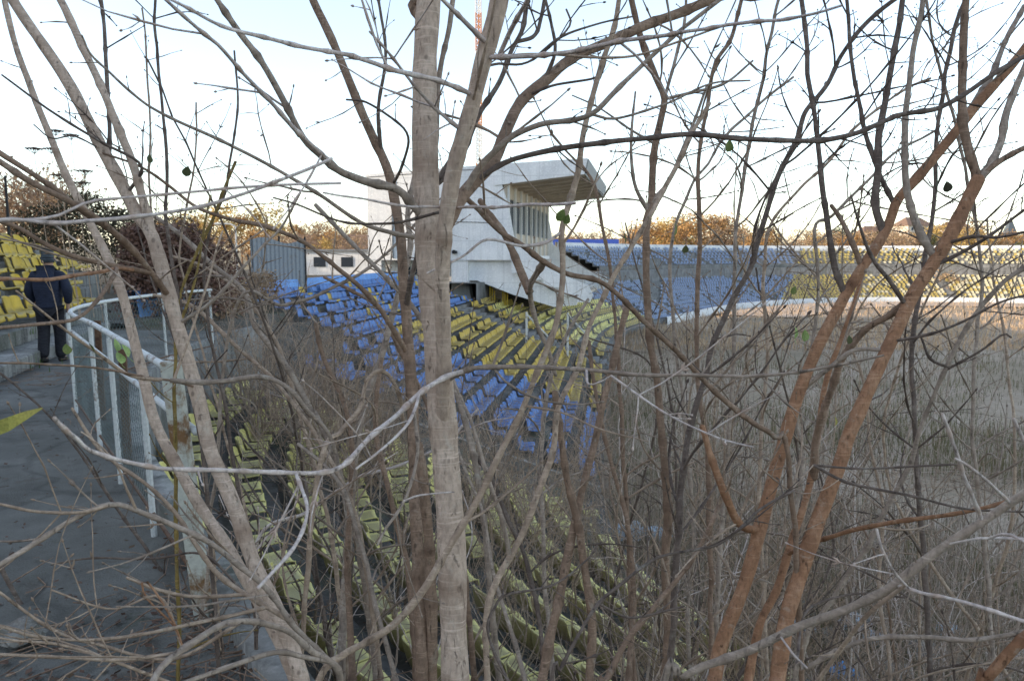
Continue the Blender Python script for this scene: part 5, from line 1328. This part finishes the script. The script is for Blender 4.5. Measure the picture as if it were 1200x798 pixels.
# ---- tall slim stems of the right hand thicket
for k, (a, d0, w0, w1, mt, lab) in enumerate([
    ('834,830 832,700 830,532 820,466 818,366 820,266 817,200 827,133 837,77 857,43 872,-10', 3.1, 9, 6, 'bark_brown', 'slim brown stem at the left of the right hand thicket'),
    ('845,830 840,700 850,560 858,440 862,340 863,266 877,183 887,123 900,57 910,17 916,-10', 3.3, 8, 5, 'bark_grey', 'slim grey stem second from the left in the right hand thicket'),
    ('790,700 800,560 813,483 827,439 837,399 860,349 880,309 893,266 910,213 933,167 943,133 967,100 997,50 1013,30 1033,13 1065,-10', 2.8, 11, 7, 'bark_dark', 'dark stem sweeping far to the right in the thicket'),
    ('1090,830 1085,700 1075,560 1070,470 1068,420 1080,330 1095,240 1097,177 1103,117 1110,77 1120,33 1133,-10', 3.4, 9, 6, 'bark_dark', 'dark upright stem between the orange trunks high up'),
    ('1165,830 1160,720 1150,600 1140,500 1142,420 1150,330 1140,250 1120,147 1100,77 1087,17 1080,-20', 3.6, 8, 4, 'bark_grey', 'thin grey stem nearest the right edge'),
    ('900,830 895,700 890,600 893,500 900,420 895,330 902,266 940,220 970,190 1000,150 1040,120 1090,90', 3.5, 8, 4, 'bark_twig', 'pale tan stem in the middle of the right hand thicket'),
    ('745,830 738,700 735,600 728,500 722,400 715,320 705,266 698,220 680,190', 3.4, 9, 5, 'bark_brown', 'brown stem beside the white stairs, left of the grey sapling'),
    ('812,830 806,730 812,640 808,540 800,470 790,380 785,300 800,240 830,190 870,140 930,90', 3.7, 8, 4, 'bark_grey', 'grey stem bending right at its top behind the forked sapling'),
    ('930,830 935,720 930,620 940,540 935,470 952,400 960,330 955,266 973,253 1013,217 1053,177 1100,150', 3.6, 9, 4, 'bark_grey', 'grey stem rising between the leaning orange trunks'),
    ('1045,830 1040,760 1030,690 1035,600 1020,520 1010,440 985,380 960,330 925,290 900,250', 3.9, 7, 3, 'bark_twig', 'slender twiggy stem leaning left across the right thicket'),
    ]):
    P_ = px_(a); t = Plant('sapling', lab, 'tree', P_[0], d0, mt)
    t.limb(P_, d0, d0+.5, w0*.78, w1*.72, 'trunk', root=True, dens=.7, tw=(.05, .8), gap=.15)
for k, (a, d0, w0, w1, mt, lab) in enumerate([
    ('1070,140 1100,143 1153,147 1230,140', 2.7, 5, 4, 'bark_grey', ''), ('1100,128 1167,123 1230,100', 2.75, 5, 4, 'bark_dark', ''), ('1050,262 1117,252 1200,215 1240,200', 2.7, 4, 3, 'bark_dark', '')]):
    pass

# ---- leaning stems of the tangle left of the central trunk
for k, (a, d0, w0, w1, mt, lab) in enumerate([
    ('430,700 400,560 377,499 360,473 333,426 300,383 287,343 247,309 200,266 150,235', 3.2, 9, 5, 'bark_grey', 'grey stem leaning far left across the tangle, highest of the leaning stems'),
    ('390,640 360,520 337,433 310,376 273,333 240,313 200,300', 3.5, 7, 3, 'bark_twig', 'thin tan stem leaning left beneath the highest leaning stem'),
    ('420,620 370,510 317,443 277,406 240,369 213,353 180,345', 3.1, 7, 4, 'bark_twig', 'tan stem leaning left behind the white railing'),
    ('372,560 400,506 423,479 430,449 440,437 450,436 460,446 467,466 474,500', 2.6, 8, 4, 'bark_twig', 'tan shoot bent over in a tight arch left of the trunk'),
    ('400,798 404,700 410,600 417,529 427,473 450,409 463,359 480,293 478,250 490,190', 3.3, 12, 6, 'bark_grey', 'grey upright stem left of the trunk reaching before the white building'),
    ('560,560 520,420 490,369 473,346 443,316 420,293 400,273 370,240', 3.0, 9, 5, 'bark_grey', 'grey limb slanting from the trunk up left before the building corner'),
    ('540,640 510,500 483,439 467,406 443,360 410,340 380,325', 3.4, 8, 4, 'bark_brown', 'brown stem slanting up left below the building corner'),
    ('413,830 413,780 407,665 413,542 405,480 380,420 370,380', 3.0, 10, 5, 'bark_brown', 'brown upright stem over the olive rows at lower left'),
    ('470,830 463,789 433,682 415,610 395,560 350,520', 2.8, 9, 4, 'bark_grey', 'grey stem bending left at the foot of the brown tree'),
    ('490,830 480,682 470,632 453,565 440,500 447,420', 2.9, 11, 5, 'bark_brown', 'brown leaning stem beside the brown tree'),
    ('640,830 633,742 617,659 597,612 577,562 550,520 540,470', 2.7, 8, 4, 'bark_dark', 'dark stem leaning left over the olive rows right of the trunk'),
    ('650,830 640,685 633,549 640,470 660,400 690,350', 3.1, 8, 4, 'bark_grey', 'grey stem upright over the olive rows, bending right at the top'),
    ('735,830 742,700 735,610 715,540 700,470 690,400', 3.3, 9, 4, 'bark_brown', 'brown stem at the end of the olive rows leaning slightly left'),
    ('300,640 360,600 420,560 470,545 520,520 560,480', 3.6, 5, 3, 'bark_pale', 'pale shoot slanting up right across the olive rows'),
    ('273,366 333,359 400,333 450,300 500,250', 3.3, 5, 3, 'bark_grey', 'grey shoot slanting up right before the blue wall'),
    ]):
    P_ = px_(a); t = Plant('sapling', lab, 'shrub', P_[0], d0, mt)
    t.limb(P_, d0, d0+.4, w0, w1, 'trunk', root=True, dens=.45, tw=(.05, .5), gap=.13)

# ---- thin upright shoots of the upper left
for k, (a, d0, w0, w1, lab) in enumerate([
    ('240,560 222,420 205,330 195,253 195,200 190,117 183,50 180,-10', 2.9, 6, 4, 'thin upright shoot at upper left, right of the two big leaning limbs'),
    ('232,500 205,350 180,280 173,217 177,150 172,83 168,10', 3.1, 5, 2.5, 'very thin wavy shoot at upper left between the limbs'),
    ('290,640 262,470 240,340 247,263 267,217 278,133 273,60', 3.0, 6, 3, 'thin dark shoot at upper left leaning slightly right'),
    ('300,660 250,460 215,330 212,285 228,190 230,120', 3.3, 5, 2.5, 'short thin shoot at upper left with a few leaf remnants'),
    ]):
    P_ = px_(a); t = Plant('sapling', lab, 'tree', P_[0], d0, 'bark_dark')
    t.limb(P_, d0, d0+.2, w0, w1, 'stem', 'bark_twig' if k % 2 else 'bark_dark', root=True, dens=.4, gap=.14)
t = Plant('shrub', 'yellow stemmed shoot crossing before the dark vine thicket', 'shrub', (160, 380), 2.9, 'bark_twig')
M['bark_olive'] = bark('bark_olive', (.10, .075, .03), (.19, .145, .05), (.28, .21, .08), (.1, .07, .03))
t.limb(px_('205,450 206,400 210,345 232,295 252,255 262,225 275,190'), 2.9, 3.1, 6, 4, 'stem', 'bark_olive', root=True, dens=.1)
t.limb(px_('205,400 213,370 224,340 232,305 240,262 247,230'), 2.9, 3.1, 4, 3, 'stem', 'bark_olive', dens=.1)

# ------------------------------------------------------------------ undergrowth: procedural bare shrubs rooted on the terrace and below it
def wild(px, d, height, nst, spread, mat, label, group, lean=(0, 0), rr=.012, dens=.5, tw=(.05, .5), seedpy=600):
    p = at(px, seedpy, d); z = ground_z(p[0], p[1]); base = np.array((p[0], p[1], z))
    t = Plant.__new__(Plant); t.base = base; t.mat = mat; t.d = d
    t.o = thing('shrub', label, 'shrub', tuple(base), 0, group)
    for k in range(nst):
        a = NR.uniform(0, 6.28); s_ = spread*NR.uniform(.2, 1)
        top = base + np.array((math.cos(a)*s_*height + lean[0]*height, math.sin(a)*s_*height*.7 + lean[1]*height, height*NR.uniform(.7, 1.1)))
        if k % 2: top = top + np.array((math.cos(a), math.sin(a)*.7, 0))*spread*.6*height - UPV*.22*height
        m1 = base*.66+top*.34 + NR.normal(0, .05*height, 3)*(1, 1, .3); m2 = base*.33+top*.67 + NR.normal(0, .05*height, 3)*(1, 1, .3) + (UPV*.15*height if k % 2 else 0)
        b = base + np.array((NR.normal(0, .07), NR.normal(0, .07), -.05)); r0 = rr*NR.uniform(.6, 1.15)
        if min(depth(top), depth(m2), depth(m1)) < 1.6: continue
        P = catmull([b, m1, m2, top], 10)
        t.path(P, r0, r0*.33, 'stem', mat, dens, tw, .17, .4, .25)
mats = ['bark_grey', 'bark_brown', 'bark_twig', 'bark_dark', 'bark_grey', 'bark_twig']
G1 = ('bare grey brown shrub in the thicket over the olive seats', 'bare shrubs in the thicket over the near seats')
G2 = ('bare leaning shrub in the tangle left of the central trunk', 'bare shrubs in the tangle left of the central trunk')
G3 = ('tall bare shrub in the thicket before the pitch at right', 'bare shrubs in the thicket before the pitch')
for px in (372, 450, 425):
    wild(px + NR.uniform(-12, 12), NR.uniform(3.6, 7.0), NR.uniform(2.0, 3.6), 5, .42, mats[NR.randint(6)], *G2, lean=(-.28, .05), rr=.013, seedpy=560)
for px in (470, 740):
    wild(px + NR.uniform(-12, 12), NR.uniform(4.0, 8.5), NR.uniform(1.7, 3.0), 5, .38, mats[NR.randint(6)], *G1, lean=(.05, .05), rr=.012, seedpy=600)
for px in (740, 790, 840, 880, 930, 980, 1030, 1080, 1130, 1180, 1215, 770, 860, 950, 1060):
    wild(px + NR.uniform(-15, 15), NR.uniform(4.0, 8.0), NR.uniform(3.4, 5.6), 4, .30, mats[NR.randint(6)], *G3, lean=(.12, .05), rr=.013, dens=.55, tw=(.06, .8), seedpy=620)
for px in (720, 800, 900, 1010, 1100, 1190, 1150, 850, 960, 1060):
    wild(px + NR.uniform(-15, 15), NR.uniform(3.2, 6.0), NR.uniform(1.3, 2.3), 6, .55, mats[NR.randint(6)], *G3, lean=(.1, .05), rr=.009, dens=.6, tw=(.05, .5), seedpy=690)

G4 = ('fine twigged pale grey shrub veiling the blue seats and the stand', 'fine twigged shrubs before the blue seats')
for px in (395, 570, 710, 470, 740):
    wild(px + NR.uniform(-12, 12), NR.uniform(3.8, 6.0), NR.uniform(1.7, 2.4), 5, .5, ['bark_grey', 'bark_twig', 'bark_pale'][NR.randint(3)], *G4, lean=(NR.uniform(-.25, .15), .05), rr=.006, dens=.5, tw=(.06, .6), seedpy=590)
for px in (300, 325, 350, 372, 392, 410, 428, 446, 462, 338, 362, 384, 402, 420, 438, 455, 312, 470, 540, 575, 610, 640, 305, 330, 345, 360, 378, 398, 415, 432, 450, 290, 560, 595, 625, 655, 680, 700):
    wild(px + NR.uniform(-10, 10), NR.uniform(10.5, 15.5), NR.uniform(2.0, 3.1), 6, .42, ['bark_grey', 'bark_twig', 'bark_twig'][NR.randint(3)], *G4, lean=(NR.uniform(-.2, .2), .05), rr=.012, dens=.8, tw=(.10, .95), seedpy=470)
for px in (760, 800, 835, 870, 905, 940, 975, 1010, 1045, 1080, 1115, 1150, 1185, 780, 850, 920, 990, 1060, 1130, 1200, 745, 890, 960, 1030, 1100):
    wild(px + NR.uniform(-15, 15), NR.uniform(4.5, 8.5), NR.uniform(2.0, 4.3), 5, .48, ['bark_grey', 'bark_twig', 'bark_pale', 'bark_twig'][NR.randint(4)], 'fine twigged tan shrub in the veil of twigs before the pitch', 'fine twigged shrubs before the pitch', lean=(NR.uniform(-.12, .2), .03), rr=.0065, dens=.7, tw=(.06, .75), seedpy=660)
for px in (480, 540, 560, 590, 615, 650, 690):
    wild(px + NR.uniform(-15, 15), NR.uniform(7.5, 11), NR.uniform(1.9, 2.8), 5, .45, 'bark_twig', *G4, lean=(NR.uniform(-.15, .15), .05), rr=.006, dens=.6, tw=(.06, .6), seedpy=500)
# low undergrowth as one mass: dry stems on the terrace
tb = Tubes()
cnt = 0
while cnt < 1000:
    i = NR.randint(idx_y(-3), idx_y(30)); o_ = NR.uniform(-1.2, 7.4)
    p = off(i, o_)
    if p[1] < 2.2 or (p[1] > 19 and NR.rand() < .6): continue
    z = ground_z(p[0], p[1]); L = NR.uniform(.2, .75); a = NR.uniform(0, 6.28); ln = NR.uniform(.1, 1.0)
    b = np.array((p[0], p[1], z)); e = b + np.array((math.cos(a)*ln, math.sin(a)*ln, 1.0))*L*.7
    m_ = (b+e)/2 + NR.normal(0, .08, 3)*L
    if depth(e) < 2.2: continue
    tb.add(catmull([b, m_, e], 3), np.linspace(.0045, .0012, 7)*NR.uniform(.6, 1.3), 3); cnt += 1
    for q in range(2):
        s_ = b + (e-b)*NR.uniform(.35, .9); f = s_ + NR.normal(0, .18, 3)*L + UPV*.1
        tb.add(np.array([s_, (s_+f)/2 + NR.normal(0, .02, 3), f]), [.0022, .0016, .0008], 3)
tag(link('undergrowth', tb.mesh('undergrowth'), M['bark_twig']), 'dry stalks and fallen twigs covering the terrace steps between the seats', 'undergrowth', kind='stuff')
# fallen twigs and leaves on the walkway edge
tb = Tubes()
for k in range(420):
    if k < 260: x, y = NR.normal(-1.0, .55), NR.normal(2.9, .5)
    else: x, y = NR.normal(-6.0, 1.3), NR.normal(10.4, .9)
    if ground_z(x, y) < -.01: continue
    a = NR.uniform(0, 6.28); L = NR.uniform(.1, .6); d_ = np.array((math.cos(a), math.sin(a), 0))*L
    b = np.array((x, y, .012+NR.uniform(0, .05))); tb.add(np.array([b, b+d_*.5+NR.normal(0, .03, 3)*(1, 1, .2), b+d_]), [.004, .0035, .0015], 4)
tag(link('fallen_twigs', tb.mesh('fallen_twigs'), M['bark_brown']), 'fallen twigs strewn on the walkway', 'twigs', kind='stuff')
pts = []
while len(pts) < 7000:
    if NR.rand() < .35: x, y = (NR.normal(-.9, .8), NR.normal(2.8, .6)) if NR.rand() < .55 else (NR.normal(-4, 2.0), NR.uniform(2.5, 12))
    else:
        p = off(NR.randint(idx_y(-3), idx_y(24)), NR.uniform(-.5, 8.2)); x, y = p
    if y < 1.5: continue
    pts.append((x, y, ground_z(x, y)+.012+abs(NR.normal(0, .012))))
V, Q = leaf_quads(np.array(pts), .021, NR, .6)
V = V.reshape(-1, 4, 3); c = V.mean(1, keepdims=True); V = (V-c)*np.array((1, 1, .3)) + c; V = V.reshape(-1, 3)
tag(link('leaf_litter', fast_mesh('litter', V, Q, smooth=False), M['litter']), 'brown dead leaves scattered over steps and walkway edge', 'leaf litter', kind='stuff')

# weeds on the pitch
def stalks(n, region, hmin, hmax, width, seed):
    rs = np.random.RandomState(seed); B = region(n, rs)
    h = rs.uniform(hmin, hmax, n); a = rs.uniform(0, 6.28, n); ln = rs.normal(0, .22, n)
    dx, dy = np.cos(a), np.sin(a); w = width*rs.uniform(.5, 1.4, n)
    V = np.zeros((n, 6, 3)); Q = np.zeros((n, 2, 4), int)
    for j, f in enumerate((0, .55, 1)):
        cx = B[:, 0]+dx*ln*h*f*f; cy = B[:, 1]+dy*ln*h*f*f; cz = B[:, 2]+h*f
        ww = w*(1, .8, .25)[j]
        V[:, 2*j] = np.stack([cx-dy*ww, cy+dx*ww, cz], 1); V[:, 2*j+1] = np.stack([cx+dy*ww, cy-dx*ww, cz], 1)
    base = np.arange(n)*6
    Q[:, 0] = np.stack([base, base+1, base+3, base+2], 1); Q[:, 1] = np.stack([base+2, base+3, base+5, base+4], 1)
    return V.reshape(-1, 3), Q.reshape(-1, 4)
def pitch_region(ymin, ymax, clump):
    def f(n, rs):
        out = []
        while len(out) < n:
            d = ymin*(ymax/ymin)**rs.rand(); x = rs.uniform(-.05, .85)*d
            i, o_ = near_inner(x, d)
            if o_ > -.15: continue
            if clump and (math.sin(x*.55+1.3*math.sin(d*.31))+math.sin(d*.47+x*.2) < rs.uniform(-2.0, 1.0)): continue
            out.append((x, d, ZP-.03))
        return np.array(out)
    return f
V, Q = stalks(7000, pitch_region(5, 21, True), .25, .85, .005, 1)
tag(link('weeds', fast_mesh('weeds', V, Q, smooth=False), M['weed']), 'tall dry grey brown weeds on the neglected pitch', 'weeds', kind='stuff')
def edge_weeds(n, rs):
    out = []
    for k in range(n):
        i = rs.randint(idx_y(12), idx_y(62)); p = off(i, -.15-5.5*rs.rand()**1.7); out.append((p[0], p[1], ZP-.03))
    return np.array(out)
V, Q = stalks(3200, edge_weeds, .25, .9, .008, 9)
tag(link('weeds', fast_mesh('weeds', V, Q, smooth=False), M['weed']), 'dry weeds along the foot of the terrace at the pitch edge', 'weeds', kind='stuff')
V, Q = stalks(9000, pitch_region(5, 30, True), .15, .5, .008, 2)
tag(link('grass', fast_mesh('grass', V, Q, smooth=False), M['weed_green']), 'patchy dull green grass among the dry weeds', 'grass', kind='stuff')
M['straw_sunlit'] = leafy('straw_sunlit', [(0.42, 0.28, 0.17), (0.60, 0.43, 0.27), (0.66, 0.50, 0.34)], 0.3)  # tuft colour brightened and warmed to stand in for low sunlight
V, Q = stalks(11000, pitch_region(48, 105, False), .12, .5, .03, 3)
tag(link('dry_grass', fast_mesh('grass', V, Q, smooth=False), M['straw_sunlit']), 'dry grass tufts far out on the pitch', 'grass', kind='stuff')
V, Q = stalks(8000, pitch_region(20, 50, True), .12, .45, .012, 13)
tag(link('dry_grass', fast_mesh('grass', V, Q, smooth=False), M['weed_green']), 'low dry grass and weeds over the middle of the pitch', 'grass', kind='stuff')
def edge_region(n, rs):
    out = []
    for k in range(n):
        if rs.rand() < .7: out.append((rs.normal(-8.2, .6), rs.normal(11.3, .5), .0))
        else: out.append((rs.uniform(-11, -8), 13.0+rs.normal(0, .15), .3))
    return np.array(out)
V, Q = stalks(1500, edge_region, .05, .2, .006, 4)
tag(link('grass', fast_mesh('grass', V, Q, smooth=False), M['grass']), 'green grass growing at the foot of the wall left of the person', 'grass', kind='stuff')

# last leaves hanging on
def leaf(px, py, d, size, mat, label, rot, fold=.25):
    p = at(px, py, d); bm = MB(); n = 10
    L = [];  Rr = []; Md = []
    for k in range(n+1):
        f = k/n; w = size*.42*math.sin(math.pi*min(1, f**.75))**.85
        y = (f-.5)*size; z = -.12*size*(f-.5)**2
        L.append((-w, y, z+fold*w)); Rr.append((w, y, z+fold*w)); Md.append((0, y, z))
    for k in range(n):
        bm.quad(L[k], Md[k], Md[k+1], L[k+1]); bm.quad(Md[k], Rr[k], Rr[k+1], Md[k+1])
    bm.tube([(0, -.5*size, 0), (0, -.75*size, .05*size), (0, -.95*size, .14*size)], size*.018, 4)
    o = bm.build('leaf', M[mat], None, smooth=True); o.location = tuple(p); o.rotation_euler = rot
    tag(o, label, 'leaf'); return o
for a in [(657, 252, 1.6, .028, 'leaf_fresh', 'green leaf hanging just under the canopy edge', (1.9, .4, .6)), (664, 257, 1.6, .022, 'leaf_fresh', 'smaller green leaf right beside the one under the canopy', (1.7, -.5, 2.4)),
          (791, 268, 2.8, .05, 'leaf_fresh', 'green leaf on a thin stem above the far yellow stand, upper one', (1.6, .2, 1.2)), (732, 279, 2.8, .04, 'leaf_fresh', 'green leaf beside the blue sign board', (1.4, .1, 1.5)), (803, 292, 2.8, .03, 'leaf_green', 'small dull leaf under the upper green leaf', (1.8, .1, .2)),
          (854, 171, 2.2, .035, 'leaf_fresh', 'rounded green leaf hanging from the long horizontal branch', (1.7, .1, .4)), (930, 340, 2.6, .03, 'leaf_fresh', 'green leaf in the right thicket before the blue seats', (1.6, .5, .4)), (932, 390, 2.6, .04, 'leaf_lime', 'pale green leaf, left of a close pair', (1.6, 0, .9)), (943, 393, 2.6, .04, 'leaf_lime', 'pale green leaf, right of a close pair', (1.6, 0, 2.0)),
          (1097, 212, 2.7, .045, 'leaf_ivy_green', 'dark curled leaf on the right orange tree', (1.5, .5, .9)), (1110, 219, 2.7, .04, 'leaf_ivy_green', 'dark curled leaf below the other curled leaf', (1.7, .2, 2.2)), (219, 201, 2.6, .035, 'leaf_green', 'withered green leaf on a thin shoot at upper left', (1.7, .3, .2)), (175, 186, 2.5, .03, 'leaf_green', 'small withered leaf beside the leaning limb at upper left', (1.5, .3, 1.2)),
          (136, 404, 1.9, .034, 'leaf_lime', 'pale green leaf above the white rail, top of three', (1.2, .4, 1.4)), (147, 411, 1.9, .036, 'leaf_lime', 'pale green leaf above the white rail, right one of three', (1.2, -.2, 1.7)), (140, 419, 1.9, .034, 'leaf_lime', 'pale green leaf above the white rail, lowest of three', (1.0, .2, 1.2)), (78, 409, 1.8, .026, 'leaf_fresh', 'green leaf on a twig before the walking person', (1.2, .2, 1.0)), (107, 407, 1.8, .024, 'leaf_fresh', 'green leaf on a twig just right of the person', (1.1, .1, 2.2)),
          (995, 398, 2.6, .03, 'leaf_green', 'drab leaf between the orange trunks', (1.5, .1, .4)), (979, 493, 2.5, .03, 'blade_yellow', 'small yellow leaf low between the orange trunks', (1.4, .3, .9))]: leaf(*a)
mb = MB(); P = [at(-20, 508, 1.2), at(10, 497, 1.2), at(30, 487, 1.22), at(50, 478, 1.25)]
for k in range(3):
    w0, w1 = (.012, .011, .007, .001)[k:k+2]; a, b = P[k], P[k+1]
    mb.quad(a+UPV*w0, a-UPV*w0, b-UPV*w1, b+UPV*w1)
tag(mb.build('grass_blade', M['blade_yellow'], smooth=True), 'yellowing broad grass blade at the left edge over the walkway', 'grass blade')

# ------------------------------------------------------------------ daylight
AZ = R(-105); EL = R(18)          # sun far to the left, low
sd = np.array((math.sin(AZ)*math.cos(EL), math.cos(AZ)*math.cos(EL), math.sin(EL)))
sl = bpy.data.lights.new('sun', 'SUN'); sl.energy = 5.0; sl.angle = R(.5); sl.color = (1.0, .80, .58)
so = bpy.data.objects.new('sun', sl); C.objects.link(so); so.location = (-60, 0, 60)
so.rotation_euler = Vector(sd).to_track_quat('Z', 'Y').to_euler()
wd = bpy.data.worlds.new('World'); scene.world = wd; wd.use_nodes = True
nt = wd.node_tree; bg = nt.nodes['Background']; sk = nt.nodes.new('ShaderNodeTexSky'); sk.sky_type = 'NISHITA'
sk.sun_disc = False; sk.sun_elevation = EL; sk.sun_rotation = AZ; sk.air_density = 1.0; sk.dust_density = SKY_DUST; sk.ozone_density = 1.0; sk.altitude = 100
hs = nt.nodes.new('ShaderNodeHueSaturation'); hs.inputs['Saturation'].default_value = SKY_SAT; nt.links.new(sk.outputs[0], hs.inputs['Color']); nt.links.new(hs.outputs[0], bg.inputs[0]); bg.inputs[1].default_value = SKY_STR
scene.view_settings.view_transform = 'Standard'; scene.view_settings.look = 'None'; scene.view_settings.exposure = 0
